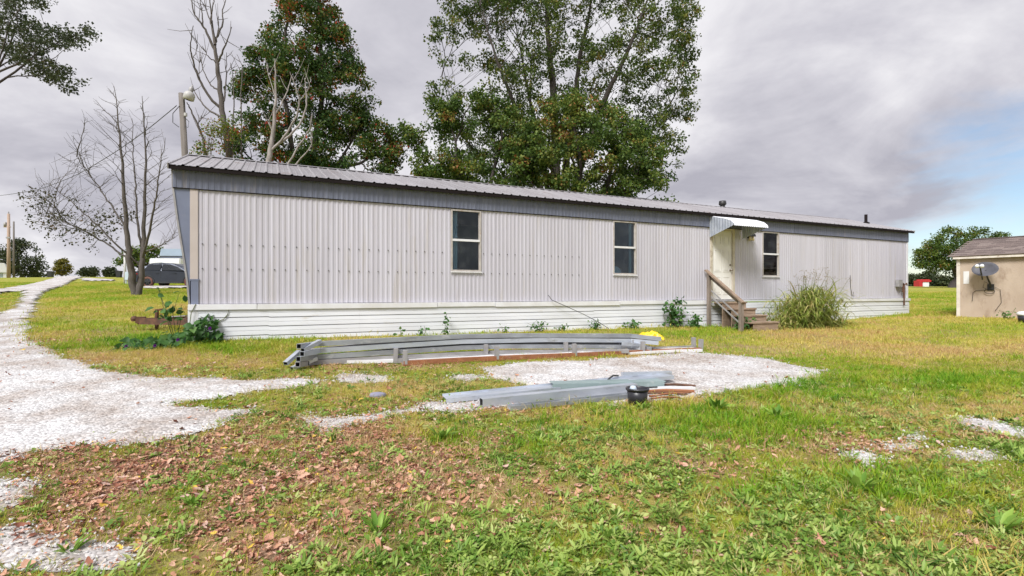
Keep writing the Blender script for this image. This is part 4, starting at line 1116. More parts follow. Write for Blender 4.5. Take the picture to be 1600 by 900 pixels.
def tree(name, label, cat, base, tips, leaf=None, bark='bark', r_tip=.012, power=.46, first=.3, step=.34, per=40, spread=.4, size=.13, group=None, seed=0, tintf=None, up=.25, wig=.06, keep=None, shape='kite', lean=None, two=None):
    rng = np.random.default_rng(100 + seed)
    root = tag(empty(name, base), label, cat, group); b0 = np.array(base, float)
    T = tips - b0
    if two is not None:                         # stems laid out from the ground, limbs leaving them at rising angles
        segs = []; D_ = base[1]; QS = []
        for q, r0 in two:
            P_ = np.array([(at(x, y, D_ + dy) - Vector(base))[:] for x, y, dy in q]); tt = np.linspace(0, len(q) - 1, 24); Q = np.stack([np.interp(tt, range(len(q)), P_[:, i]) for i in range(3)], 1)
            for _ in range(4): Q[1:-1] = (Q[:-2] + 2 * Q[1:-1] + Q[2:]) / 4
            Q[1:-1] += rng.normal(0, .02, Q[1:-1].shape); QS.append(Q); segs.append((list(Q), r0, max(.010, r0 * .07)))
        best = np.full(len(T), 1e9); who = np.zeros(len(T), int); where = np.zeros(len(T), int)
        for si, Q in enumerate(QS):
            h_ = np.linalg.norm(T[:, None, :2] - Q[None, :, :2], axis=-1); rise = T[:, None, 2] - Q[None, :, 2]
            cost = h_ + np.abs(rise - .9 * h_) * 1.0 + rng.normal(0, .10, h_.shape); cost[:, :6] += 3
            j = cost.argmin(1); c_ = cost.min(1); m = c_ < best; best[m] = c_[m]; who[m] = si; where[m] = j[m]
        for si, Q in enumerate(QS):
            for j in range(len(Q)):
                m = (who == si) & (where == j)
                if not m.any(): continue
                n0 = len(segs); segs += skeleton(Q[j], T[m], r_tip, power, first, step, rng, up, wig)
    else: segs = skeleton((0, 0, -.3), T, r_tip, power, first, step, rng, up, wig)
    if segs[0][1] > .05:
        p0, r0, r1 = segs[0]; segs[0] = (p0, r0 * 1.25, r1)
    V, F = tubes_np(segs); np_obj('trunk', V, F, bark, root, smooth=True)
    if leaf:
        L0 = T if keep is None else T[keep(T + b0)]
        c = np.repeat(L0, per, 0); ct = np.repeat(rng.normal(0, 1, len(L0)), per)
        pos = c + unit(rng.normal(0, 1, c.shape)) * (rng.random(len(c)) ** .55 * spread * 1.45)[:, None] * np.array([1, 1, .7])
        d = rng.normal(0, 1, c.shape) + np.array([0, 0, -.5]); nr = rng.normal(0, 1, c.shape) + np.array([0, 0, .8])
        ln = size * rng.uniform(.6, 1.4, len(c)); V, F, k = leaf_arrays(pos, d, nr, ln, ln * rng.uniform(.6, .95, len(c)), shape, .2)
        t = .42 + .16 * ct + rng.normal(0, .16, len(c))
        if tintf is not None: t = t + tintf(pos + b0, rng)
        np_obj('crown', V, F, leaf, root, np.repeat(np.clip(t, 0, 1), k))
    return root


def base_of(px, D, dz=0.0): x = (px - 800) / 800 * D; return Vector((x, D, h1(x, D) + dz))


r_ = np.random.default_rng(5)
# maple behind the left half of the home
ol = [(352, 262), (366, 215), (378, 165), (368, 140), (392, 110), (398, 70), (408, 35), (428, 22), (436, 0), (452, -60), (482, -125), (508, -70), (522, 0), (530, 35), (548, 62), (560, 100), (574, 130), (582, 155), (566, 178), (596, 190), (630, 205), (622, 250), (612, 280), (560, 300), (450, 300), (365, 300)]
tips = sample_crown(ol, 24, 640, r_, .45, .22, .9, 1)


def maple_t(p, rng): return np.where((fbm(p[:, 0] + p[:, 1], p[:, 2], .9, 91) > .66), .16, 0) + np.where(rng.random(len(p)) > .972, .4, 0) + .016 * (p[:, 2] - 7)


tree('maple_tree', 'dense dark green maple turning red behind the left half of the home', 'tree', base_of(480, 24), tips, 'leaf_maple', 'bark_dark', .012, .44, .28, .3, 100, .32, .115, seed=1, tintf=maple_t)
# tall open tree and two dense ones behind the middle
ol = [(700, 300), (688, 230), (668, 160), (680, 100), (672, 60), (690, 10), (722, -60), (800, -125), (900, -145), (1000, -110), (1068, -40), (1096, 30), (1088, 80), (1090, 140), (1072, 205), (1062, 255), (1040, 290), (900, 250), (800, 250)]
tips = sample_crown(ol, 28, 1150, r_, .42, .16, .6, 2)
tree('tall_tree', 'tallest open-crowned tree with several dark limbs behind the middle of the home', 'tree', base_of(860, 28), tips, 'leaf_tall', 'bark_dark', .010, .43, .2, .3, 60, .31, .125, seed=2, up=.15, wig=.035, two=(
    (((868, 470, 0), (868, 300, 0), (866, 150, 0), (855, 35, .3), (850, -110, .4)), .30), (((872, 380, 0), (885, 250, 1), (901, 146, 1.5), (905, 89, 1.5), (926, 0, 1.7), (935, -110, 2)), .24), (((874, 390, 0), (910, 250, -1), (944, 156, -1.4), (976, 92, -1.8), (1004, 21, -2), (1030, -50, -2)), .22),
    (((866, 390, 0), (838, 260, -1), (812, 185, -1.5), (773, 85, -2), (750, 10, -2.2)), .20), (((868, 380, 0), (845, 230, 1.5), (820, 120, 2.4), (800, 0, 3)), .18), (((876, 400, 0), (960, 270, 1), (1030, 190, 1.6), (1078, 110, 2)), .15), (((866, 400, 0), (780, 290, 1), (715, 200, 1.5), (690, 120, 1.8)), .14)))
ol = [(655, 300), (640, 240), (628, 195), (650, 155), (700, 165), (745, 140), (800, 170), (838, 225), (840, 310), (700, 310)]
tips = sample_crown(ol, 24, 330, r_, .5, .30, 1.0, 3)
tree('leafy_tree', 'lower dense green tree left of the tall open tree', 'tree', base_of(740, 24), tips, 'leaf_bush', 'bark_dark', .012, .44, .3, .32, 85, .30, .12, seed=3)
ol = [(800, 320), (806, 230), (835, 165), (880, 145), (930, 150), (985, 180), (1020, 215), (1046, 260), (1050, 320), (900, 325)]
tips = sample_crown(ol, 23, 370, r_, .5, .27, 1.0, 4)
tree('leafy_tree', 'lower dense tree with rusty orange leaves right of the tall open tree', 'tree', base_of(920, 23), tips, 'leaf_bush', 'bark_dark', .012, .44, .3, .32, 85, .30, .12, seed=4, tintf=lambda p, rng: np.where(fbm(p[:, 0], p[:, 2], .7, 95) > .58, .13, 0))
ol = [(1040, 318), (1040, 270), (1060, 262), (1075, 285), (1076, 318)]
ol = [(304, 262), (310, 220), (332, 190), (362, 185), (384, 215), (388, 262)]
tips = sample_crown(ol, 20, 60, r_, .5, .3, 1.5, 5)
tree('sapling_tree', 'thin yellowish sapling left of the maple above the roof', 'tree', base_of(345, 20), tips, 'leaf_bush', 'bark', .008, .42, .4, .34, 22, .26, .085, seed=5, tintf=lambda p, rng: .22)
# dead trees: limbs laid out one by one
def limbs(name, label, base_px, D, runs, bark, twig, seed):
    rng = np.random.default_rng(seed); b_ = base_of(base_px, D); root = tag(empty(name, b_), label, 'tree'); segs = []
    for pts, r0, r1, dy in runs:
        P = np.array([(at(x, y, D + dy * i / max(1, len(pts) - 1)) - b_)[:] for i, (x, y) in enumerate(pts)])
        tt = np.linspace(0, len(P) - 1, 4 * len(P)); Q = np.stack([np.interp(tt, range(len(P)), P[:, i]) for i in range(3)], 1)
        for _ in range(2): Q[1:-1] = (Q[:-2] + 2 * Q[1:-1] + Q[2:]) / 4
        Q[1:-1] += rng.normal(0, .012, Q[1:-1].shape); segs.append((list(Q), r0, r1))
        for _ in range(twig):
            i = int(rng.integers(len(Q) // 3, len(Q) - 1)); d = unit((Q[i + 1] - Q[i])[None])[0]; s_ = unit((d * .9 + rng.normal(0, .6, 3) + np.array([0, 0, .3]))[None])[0]; l_ = rng.uniform(.3, 1.0)
            segs.append(([Q[i], Q[i] + s_ * l_ * .5, Q[i] + s_ * l_ + np.array([0, 0, .12 * l_])], .016, .006))
    V, F = tubes_np(segs, 9); np_obj('trunk', V, F, bark, root, smooth=True)


limbs('dead_tree', 'tall leafless grey tree left of the maple beside the lamp pole', 372, 20.5, [
    ([(378, 460), (366, 330), (358, 235), (350, 195), (346, 160), (342, 125), (339, 100), (336, 75)], .15, .06, 0),
    ([(340, 98), (352, 72), (362, 42)], .045, .012, -.5), ([(336, 78), (337, 62), (349, 38), (347, 15), (357, -12)], .05, .012, .6), ([(336, 78), (322, 48), (315, 38), (301, 18), (299, -15)], .055, .014, -.4),
    ([(336, 70), (331, 40), (330, 22), (327, -25)], .06, .012, .3), ([(317, 41), (316, 20), (311, -10)], .03, .01, .2), ([(331, 40), (322, 15), (318, -15)], .028, .01, .3), ([(330, 22), (334, 5), (336, -25)], .025, .01, -.2),
    ([(347, 172), (325, 150), (310, 122), (301, 95), (297, 72), (302, 40)], .06, .012, -1.0), ([(301, 95), (309, 75), (308, 64)], .02, .008, -.2), ([(310, 120), (312, 100), (306, 82)], .02, .008, .2), ([(347, 184), (325, 172), (307, 150), (303, 140)], .045, .01, .7),
    ([(350, 158), (354, 118), (354, 82)], .035, .01, .5), ([(341, 140), (330, 135), (317, 110), (312, 82)], .035, .01, .8), ([(343, 100), (326, 90), (316, 72)], .03, .01, -.3), ([(338, 62), (342, 40), (341, 25)], .025, .008, .2),
    ([(326, 270), (319, 222), (310, 197), (297, 170), (292, 160)], .06, .016, -.6), ([(309, 196), (315, 180)], .02, .008, .1), ([(362, 260), (366, 160), (364, 120), (360, 98)], .03, .008, .8), ([(378, 270), (376, 150), (380, 105), (370, 85)], .03, .008, .6)], 'bark_dead', 4, 61)
limbs('dead_tree', 'pale barked dead snag standing in front of the maple', 421, 19, [
    ([(412, 460), (417, 300), (420, 250), (426, 214), (430, 173), (431, 139), (430, 92)], .14, .015, 0), ([(423, 236), (447, 211), (465, 179), (469, 156), (460, 133), (453, 112)], .05, .012, -.5), ([(425, 232), (468, 199), (479, 167), (478, 139), (476, 122)], .05, .012, .5),
    ([(427, 208), (418, 188), (415, 180)], .035, .012, -.2), ([(430, 178), (447, 150), (456, 118)], .04, .01, .5), ([(447, 262), (470, 222), (484, 203), (487, 178)], .04, .01, .2), ([(452, 268), (486, 231), (488, 208)], .035, .01, -.3), ([(430, 150), (420, 120), (418, 100)], .02, .008, .3), ([(468, 158), (482, 140), (486, 120)], .022, .008, .2)], 'bark_pale', 2, 62)
# bare tree on the left lawn, forked near the ground
ol = [(40, 320), (60, 265), (100, 235), (128, 180), (160, 140), (175, 125), (200, 160), (225, 135), (250, 185), (268, 240), (278, 300), (286, 360), (262, 392), (240, 345), (190, 340), (150, 390), (105, 388), (75, 365), (34, 345)]
tips = sample_crown(ol, 25, 640, r_, .42, .10, .8, 8)
b_ = base_of(213, 25)
tree('bare_tree', 'nearly bare tree forked at its base on the left lawn', 'tree', b_, tips, 'leaf_bare', 'bark_dead', .0085, .42, .22, .30, 8, .28, .11, seed=8, two=(
    (((211, 466, 0), (206, 430, -.1), (201, 400, -.2), (197, 350, -.2), (193, 290, -.3), (188, 210, -.3), (178, 135, -.3)), .15), (((216, 466, 0), (221, 430, .1), (223, 400, .2), (226, 330, .4), (228, 250, .4), (222, 150, .5)), .17),
    (((223, 405, .2), (236, 350, -.4), (246, 290, -.8), (258, 215, -1.0)), .07), (((222, 400, .2), (214, 340, .9), (210, 270, 1.2), (206, 185, 1.4)), .07), (((220, 415, .1), (180, 380, -.6), (130, 330, -1.2), (80, 290, -1.6)), .055), (((203, 405, -.2), (150, 370, .6), (100, 345, 1.0), (52, 335, 1.3)), .05), (((199, 360, -.2), (160, 300, .2), (120, 245, .5)), .05), (((224, 395, .2), (250, 385, -.5), (272, 370, -.8)), .05)), up=.12, wig=.045, keep=lambda p: (p[:, 2] < 5.0 + (p[:, 0] < -21.5) * .8) & (p[:, 0] < -18.2) & (vnoise(p[:, 0], p[:, 2], .9, 17) > .18))
# oak at the right, and the others along the horizon
ol = [(1424, 408), (1438, 398), (1446, 378), (1462, 366), (1490, 355), (1530, 349), (1560, 362), (1590, 380), (1600, 430), (1540, 446), (1500, 444), (1485, 425), (1450, 420)]
tips = sample_crown(ol, 75, 380, r_, .45, .26, .24, 9)
tree('oak_tree', 'broad green oak standing behind the shed at the right', 'tree', base_of(1488, 75), tips, 'leaf_bush', 'bark_dark', .028, .50, .3, .32, 80, .58, .22, seed=9)


def far_tree(name, px, D, ol_, n, label, leaf='leaf_far', per=40, sp=.7, sz=.32, gap=.25, seed=20, grp='small trees along the horizon'):
    t = sample_crown(ol_, D, n, r_, .5, gap, .3, seed)
    return tree(name, label, 'tree', base_of(px, D), t, leaf, 'bark_dark', .03, .45, .3, .34, per, sp, sz, seed=seed, group=grp)


far_tree('round_tree', 36, 95, [(-2, 428), (8, 395), (20, 376), (40, 373), (55, 385), (68, 405), (66, 425), (40, 432)], 120, 'round green tree right behind the two utility poles', seed=21)
far_tree('round_tree', -14, 110, [(-60, 430), (-50, 395), (-20, 385), (4, 392), (12, 428)], 80, 'dark tree at the left edge behind the white canopy', seed=22)
far_tree('golden_bush', 97, 85, [(86, 428), (88, 412), (98, 404), (108, 412), (111, 428)], 50, 'small golden bush beside the end of the gravel road', 'leaf_gold', 40, .4, .24, .1, 23)
far_tree('round_tree', 218, 70, [(182, 412), (190, 396), (215, 384), (248, 386), (262, 405), (255, 420), (215, 418)], 90, 'green tree behind the forked bare tree and the car', 'leaf_bush', 40, .55, .26, .2, 24)
for i, (px, hh, ww, D, lb) in enumerate(((140, 416, 15, 110, 'greyish brown thicket right of the golden bush'), (172, 418, 8, 100, 'small dark bush left of the trash bin by the bare tree'), (62, 421, 9, 105, 'low pale shrub between the round tree and the golden bush'))):
    far_tree('shrub', px, D, [(px - ww, 431), (px - ww * .8, hh + 4), (px, hh), (px + ww * .8, hh + 5), (px + ww, 431)], 50, lb, 'leaf_far', 30, .6, .34, .15, 30 + i)
for i, (px, hh, ww, D, lb) in enumerate(((1426, 427, 14, 130, 'dark tree behind the far corner of the home'), (1452, 424, 16, 105, 'bushy tree around the distant red hut'), (1470, 432, 12, 92, 'low bush left of the oak trunk'), (1512, 426, 18, 95, 'dark bush under the oak beside the shed corner'), (1400, 428, 16, 140, 'tree hidden mostly behind the far end of the home'))):
    far_tree('shrub_tree', px, D, [(px - ww, 448), (px - ww * .85, hh + 6), (px - ww * .2, hh), (px + ww * .7, hh + 4), (px + ww, 448)], 70, lb, 'leaf_far', 40, .75, .36, .12, 40 + i, 'trees along the right horizon')
# locust branches hanging in at the upper left; its trunk stands beyond the frame
TP = [(-60, 10), (-20, 20), (20, 15), (45, 30), (60, 45), (85, 45), (110, 50), (132, 52), (125, 62), (100, 70), (75, 62), (50, 58), (30, 50), (10, 45), (-10, 60), (5, 75), (20, 85), (40, 92), (55, 105), (70, 110), (85, 122), (108, 132), (96, 112), (78, 98), (60, 82), (35, 68), (0, 25), (10, 5), (30, -5), (60, 5), (-40, 60), (-40, 95), (-20, 100), (-80, 40), (-120, 60), (-140, 0), (-100, -60), (-200, 30), (-160, -80), (-50, -60), (0, -50), (-260, -40), (-300, 60)]
TT = []
for x, y in TP:
    for q in range(7): TT.append(at(x + random.gauss(0, 7), y + random.gauss(0, 5), 11 + random.gauss(0, .55))[:])
tree('locust_tree', 'feathery locust branches hanging into the upper left corner', 'tree', base_of(-330, 10.5), np.array(TT), 'leaf_far', 'bark_dark', .0035, .50, .5, .34, 34, .12, .05, seed=50, wig=.05, up=.1)

# ------------------------------------------------------------------ poles, wires, things on the far left
PB = base_of(303, 17); pole = tag(empty('lamp_pole', PB), 'grey wooden pole with a yard lamp rising behind the roof', 'pole')
ztop = at(283, 146, 17).z - PB.z; tp = at(283.5, 146, 17) - PB
MB().tube([(0, 0, -.3), tp], [.115, .088], 12).build('pole_shaft', 'pole_wood', pole, True)
arm = MB().tube([tp + Vector((.05, 0, -.25)), tp + Vector((.20, -.05, -.02)), tp + Vector((.36, -.08, .02))], .022, 6).build('lamp_arm', 'lamp_grey', pole)
Ml = Matrix.Translation(tp + Vector((.34, -.08, -.02))) @ Matrix.Rotation(.3, 4, 'Y')
MB().lathe([(.12, -.24), (.165, -.22), (.165, -.05), (.12, .02), (.07, .05), (.001, .05)], 18, Ml).build('lamp_shade', 'lamp_grey', arm, True)
MB().lathe([(.07, .05), (.075, .17), (.05, .20), (.03, .21), (.025, .27), (.001, .28)], 12, Ml).build('lamp_cap', 'galv_dull', arm, True)
MB().tube([tp + Vector((.0, -.1, -.45)), tp + Vector((-.22, -.1, -.7)), tp + Vector((-.22, -.1, -1.0)), tp + Vector((-.02, -.1, -1.15))], .012, 5).tube([tp + Vector((.12, -.05, -.8)), tp + Vector((.28, -.05, -.95)), tp + Vector((.25, -.05, -1.15)), tp + Vector((.1, -.05, -1.1))], .010, 5).build('drip_loop', 'wire', pole)
MB().lathe([(.001, -.05), (.05, -.05), (.05, .05), (.001, .05)], 10, Matrix.Translation(tp + Vector((.17, -.05, -.72)))).build('insulator', 'lamp_grey', pole)
a = PB + tp + Vector((-.1, -.05, -.42)); pts = []
for x, y, D in ((276, 165, 17), (230, 203, 18.2), (180, 238, 20), (120, 274, 23), (60, 297, 27), (0, 306, 32), (-60, 308, 36)): pts.append(at(x, y, D))
ptn = np.array([p[:] for p in pts]); tt = np.linspace(0, 6, 40)
pts = [Vector([np.interp(t, range(7), ptn[:, i]) for i in range(3)]) for t in tt]
for _ in range(3): pts = [pts[0]] + [(pts[i - 1] + pts[i] * 2 + pts[i + 1]) / 4 for i in range(1, len(pts) - 1)] + [pts[-1]]
tag(MB().tube(pts, .013, 5).build('overhead_wire', 'wire'), 'black overhead wire sagging from the lamp pole to the left edge', 'wire')
for px, top, D, m_, lb, r0 in ((13.5, 334, 62, 'pole_tan', 'thicker tan utility pole with crossarm brackets at the far left', .19), (21.5, 346, 66, 'pole_wood', 'thinner grey utility pole right of the tan one', .12)):
    b_ = base_of(px, D); z = at(px, top, D).z - b_.z
    o = tag(empty('utility_pole', b_), lb, 'pole'); MB().tube([(0, 0, -.3), (0, 0, z)], [r0, r0 * .7], 10).build('pole_shaft', m_, o, True)
    if px < 15:
        MB().bar((-.6, 0, z - 1.6), (.25, 0, z - 1.6), .1, .1).build('crossarm', m_, o)
        MB().lathe([(.001, -.3), (.14, -.3), (.16, .2), (.001, .25)], 10, Matrix.Translation((-.42, 0, z - 1.25))).build('transformer', 'galv_dull', o, True)
        MB().lathe([(.001, 0), (.06, 0), (.05, .25), (.001, .25)], 8, Matrix.Translation((0, 0, z))).build('insulator', 'galv_dull', o)
        MB().bar((-.2, -.1, z - 2.9), (.3, -.1, z - 2.9), .12, .2).build('bracket', 'galv_dull', o)
# canopy building at the left edge
b_ = base_of(2, 78); o = tag(empty('white_building', b_, math.radians(42)), 'white-roofed open building at the far left edge', 'building')
MB().prism([(-5, 1.1), (.75, 1.1), (.75, 1.3), (.3, 2.55), (-5, 2.55)], 0, 6).build('roof', 'far_white', o)
MB().box(-5, -.2, .5, 5.5, -.3, 1.09).build('dark_bay', 'far_dark', o)
MB().box(-.19, .6, .3, 5.8, -.3, 1.09).build('wall', 'pale_blue', o)
MB().box(.2, .55, .12, .28, -.3, 1.09).build('post', 'far_white', o)


def bin_(px, py, D, label, s=1.0):
    b_ = base_of(px, D); o = tag(empty('trash_bin', b_, .2), label, 'bin', 'dark wheeled bins by the road')
    MB().add([(x * .28 * s, y * .3 * s, 0) for x, y in ((-1, -1), (1, -1), (1, 1), (-1, 1))] + [(x * .36 * s, y * .4 * s, 1.0 * s) for x, y in ((-1, -1), (1, -1), (1, 1), (-1, 1))], [(0, 1, 2, 3), (4, 5, 6, 7), (0, 1, 5, 4), (1, 2, 6, 5), (2, 3, 7, 6), (3, 0, 4, 7)]).build('bin_body', 'far_dark', o)
    MB().prism([(-.4 * s, 1.0 * s), (.4 * s, 1.0 * s), (.36 * s, 1.1 * s), (-.36 * s, 1.12 * s)], -.42 * s, .42 * s).build('lid', 'black_plastic', o)
    for dx in (-.25, .25): MB().lathe([(.001, -.03), (.12 * s, -.03), (.12 * s, .03), (.001, .03)], 12, Matrix.Translation((dx * s, .3 * s, .10 * s)) @ Matrix.Rotation(math.pi / 2, 4, 'Y')).build('wheel', 'tyre', o)


bin_(79, 0, 74, 'dark wheeled bin on the grass left of the gravel road end', .85)
bin_(186, 0, 68, 'dark wheeled bin seen left of the forked bare tree', .8)
b_ = base_of(199, 44); o = tag(empty('utility_pedestal', b_), 'pale blue utility box on a post just left of the forked tree', 'utility box')
MB().box(-.16, .16, -.1, .1, .35, 1.05).build('cabinet', 'pale_blue', o, bevel=.02); MB().box(-.13, -.06, -.05, .02, -.3, .349).box(.06, .13, -.05, .02, -.3, .349).build('legs', 'pale_blue', o)
b_ = base_of(195.2, 45); o = tag(empty('meter_post', b_), 'pale upright post behind the utility box', 'post')
MB().tube([(0, 0, -.3), (0, 0, 2.7)], .10, 10).build('post_shaft', 'lamp_grey', o, True); MB().lathe([(.11, 2.7), (.11, 2.74), (.001, 2.78)], 10).build('post_cap', 'galv_dull', o)

# neighbour's white home and red hut
b_ = base_of(256, 62); fh = tag(empty('white_house', b_, math.radians(8)), 'white house with pale blue roof behind the parked car', 'house')
zt = at(256, 400, 62).z - b_.z; zr = at(256, 389, 62).z - b_.z
MB().box(0, 16, 0, 5, -.3, zt - .25).build('wall', 'far_white', fh)
MB().prism([(-.3, zt), (16.3, zt), (16.3, zr), (-.1, zr)], -.4, 5.4).build('roof', 'far_blue', fh)
MB().box(-.25, 16.2, -.3, 5.2, zt - .25, zt).build('fascia', 'blue_trim', fh)
wn = MB().box(2.2, 3.0, -.03, .0, 1.0, 2.1).build('window', 'far_dark', fh); MB().box(2.15, 3.05, -.06, -.031, .95, 1.02).build('sill', 'far_white', wn)
for zz in np.arange(.2, zt - .3, .35): MB().box(0, 16, -.015, 0, zz, zz + .02).build('siding_board', 'far_white', fh)
b_ = base_of(1437, 88); hut = tag(empty('red_hut', b_), 'small distant red and white hut beyond the field', 'hut')
hut.scale = (.42, .42, .42)
MB().box(-.1, 1.2, 0, 3, -.3, 2.5).build('red_wall', 'red_paint', hut)
MB().box(1.21, 3.6, -.3, 3, -.3, 1.9).build('white_door', 'far_white', hut)
MB().prism([(1.0, 1.92), (4.0, 1.92), (4.6, 2.4), (3.4, 3.0), (1.3, 3.0)], -.5, 3.2).build('roof', 'red_paint', hut)

# ------------------------------------------------------------------ parked car
cb_ = base_of(222, 35.0, .0); car = tag(empty('parked_car', cb_, math.radians(3)), 'dark grey crossover car parked left of the home behind the forked tree', 'car')
LOW = [(.05, .42), (.02, .75), (.10, 1.02), (.30, 1.10), (.95, 1.12), (2.3, 1.08), (3.45, 1.02), (4.35, .90), (4.58, .72), (4.6, .40), (4.45, .26), (.25, .28)]


def side(profile, yw, inset_z=99, ins=0.0, roof=None):
    mb = MB(); n = len(profile); v = []
    for sgn in (-1, 1):
        for x, z in profile: v.append((x, sgn * (yw - (ins if z > inset_z else 0)), z))
    mb.add(v, [tuple(range(n)), tuple(range(2 * n - 1, n - 1, -1))] + [(i, i + n, (i + 1) % n + n, (i + 1) % n) for i in range(n)]); return mb


side(LOW, .92).build('body', 'car_paint', car, bevel=.05)
side([(.28, 1.09), (.62, 1.42), (1.0, 1.60), (1.7, 1.66), (2.4, 1.61), (3.0, 1.42), (3.55, 1.05)], .86, 1.2, .20).build('cabin', 'car_paint', car, bevel=.03)
gl_ = [[(.62, 1.14), (.86, 1.42), (1.10, 1.52), (1.72, 1.55), (1.72, 1.12)], [(1.80, 1.12), (1.80, 1.55), (2.30, 1.52), (2.80, 1.36), (3.25, 1.10)]]
for g_ in gl_:
    mb = MB(); v = [(x, -(.885 - (z - 1.09) * .40), z) for x, z in g_]; v += [(x, -(.865 - (z - 1.09) * .40), z) for x, z in g_]; n = len(g_)
    mb.add(v, [tuple(range(n)), tuple(range(2 * n - 1, n - 1, -1))] + [(i, (i + 1) % n, (i + 1) % n + n, i + n) for i in range(n)]); mb.build('side_window', 'car_glass', car)
MB().add([(.30, -.62, 1.13), (.30, .62, 1.13), (.64, .55, 1.43), (.64, -.55, 1.43)], [(0, 1, 2, 3)]).build('rear_window', 'car_glass', car, solid=.02)
for wx in (.95, 3.65):
    for sy in (-1, 1):
        Mw = Matrix.Translation((wx, sy * .84, .34)) @ Matrix.Rotation(math.pi / 2 * sy * -1, 4, 'X') if False else Matrix.Translation((wx, sy * .84, .34)) @ Matrix.Rotation(math.pi / 2, 4, 'X')
        wh = MB().lathe([(.235, -.10), (.31, -.11), (.345, -.07), (.345, .07), (.31, .11), (.235, .10)], 26, Mw).build('wheel', 'rim_rust', car, True); wh.name = 'wheel'
        tv = MB().lathe([(.30, -.125), (.352, -.08), (.352, .08), (.30, .125)], 26, Mw).build('tyre', 'rim_rust', wh, True)
        mb = MB(); mb.lathe([(.001, -.02), (.24, -.02), (.24, .02), (.001, .02)], 22, Mw @ Matrix.Translation((0, 0, -sy * -.04)))
        mb.build('rim', 'far_dark', wh)
        mb = MB()
        for q in range(5): mb.box(-.025, .025, .03, .22, -.012, .012, Mw @ Matrix.Translation((0, 0, .085)) @ Matrix.Rotation(q * 2 * math.pi / 5, 4, 'Z'))
        mb.build('spokes', 'rim', wh)
MB().box(.06, .32, -.935, -.80, .82, .95).build('taillight', 'red_lens', car, bevel=.02); MB().box(.06, .32, .80, .935, .82, .95).build('taillight', 'red_lens', car, bevel=.02)
for dx in (1.45, 2.6): MB().bar((dx, -.945, .92), (dx + .2, -.945, .92), .03, .03).build('door_handle', 'car_paint', car)
for dx in (1.76, 2.78): MB().box(dx, dx + .012, -.926, -.915, .38, 1.05).build('door_gap', 'far_dark', car)
for wx in (.95, 3.65):
    mb = MB(); pts = [(wx + .43 * math.cos(t), -.925, .34 + .43 * math.sin(t)) for t in np.linspace(-.1, math.pi + .1, 14)]; mb.tube(pts, .03, 6); mb.build('wheel_arch', 'far_dark', car)
MB().box(1.45, 3.15, -.935, -.90, .26, .36).build('sill_trim', 'far_dark', car)
b_ = base_of(233, 58); wt = tag(empty('white_trailer', b_, .05), 'low white trailer roof just above the rear of the car', 'trailer')
MB().box(0, 3.4, 0, 1.6, .6, 2.45).build('box_body', 'far_white', wt, bevel=.08)
for dx in (.8, 2.6): MB().lathe([(.001, -.1), (.32, -.1), (.32, .1), (.001, .1)], 14, Matrix.Translation((dx, .1, .3)) @ Matrix.Rotation(math.pi / 2, 4, 'X')).build('wheel', 'tyre', wt)

# ------------------------------------------------------------------ plants near the home
def leafy(name, label, base, height, width, n_stem, n_leaf, lsize, seed, m='leaf_vine', lean=(0, 0), grp=None, shape='oval', tint0=.45, depth=.12):
    rng = np.random.default_rng(seed); o = tag(empty(name, base), label, 'plant', grp); mb = MB(); pos = []
    for i in range(n_stem):
        top = np.array([rng.uniform(-.5, .5) * width + lean[0] * height, rng.uniform(-1, .3) * depth + lean[1] * height, height * rng.uniform(.55, 1)])
        p0 = np.array([rng.uniform(-.3, .3) * width, rng.uniform(-.5, .3) * depth, -.05]); md = (p0 + top) / 2 + rng.normal(0, .05, 3) + np.array([0, 0, .06])
        mb.tube([p0, md, top], [.008, .006, .003], 4)
        for t in rng.uniform(.1, 1, max(1, n_leaf // n_stem)):
            q = (1 - t) ** 2 * p0 + 2 * t * (1 - t) * md + t * t * top; pos.append(q + rng.normal(0, .035 + .25 * lsize, 3) * np.array([1, .7, .7]))
    mb.build('stems', 'leaf_stem' if 'leaf_stem' in MATS else m, o); pos = np.array(pos); pos[:, 1] = np.minimum(pos[:, 1], .04)
    d = rng.normal(0, 1, pos.shape) + np.array([0, -.6, -.3]); nr = rng.normal(0, .5, pos.shape) + np.array([0, -.8, .9])
    ln = lsize * rng.uniform(.6, 1.25, len(pos)); V, F, k = leaf_arrays(pos, d, nr, ln, ln * .8, shape, .18)
    np_obj('leaves', V, F, m, o, np.repeat(np.clip(rng.normal(tint0, .22, len(pos)), 0, 1), k)); return o


mat('leaf_stem', (.10, .14, .035), (.14, .12, .05), 5, .8)


def wall_plant(px, top, wpx, seed, label, nl=40, ls=.07, ns=4):
    s_ = px_on_roof(px, -.2); w0 = hworld(s_, -.20, 0); w0.z = h1(w0.x, w0.y); z1_ = hz_(px, top); Y = HX.y + hs * s_
    o = leafy('wall_weed', label, w0, max(.15, z1_ - w0.z), wpx / 800 * Y, ns, nl, ls, seed, grp='weeds growing along the skirting'); o.rotation_euler = (0, 0, HA)


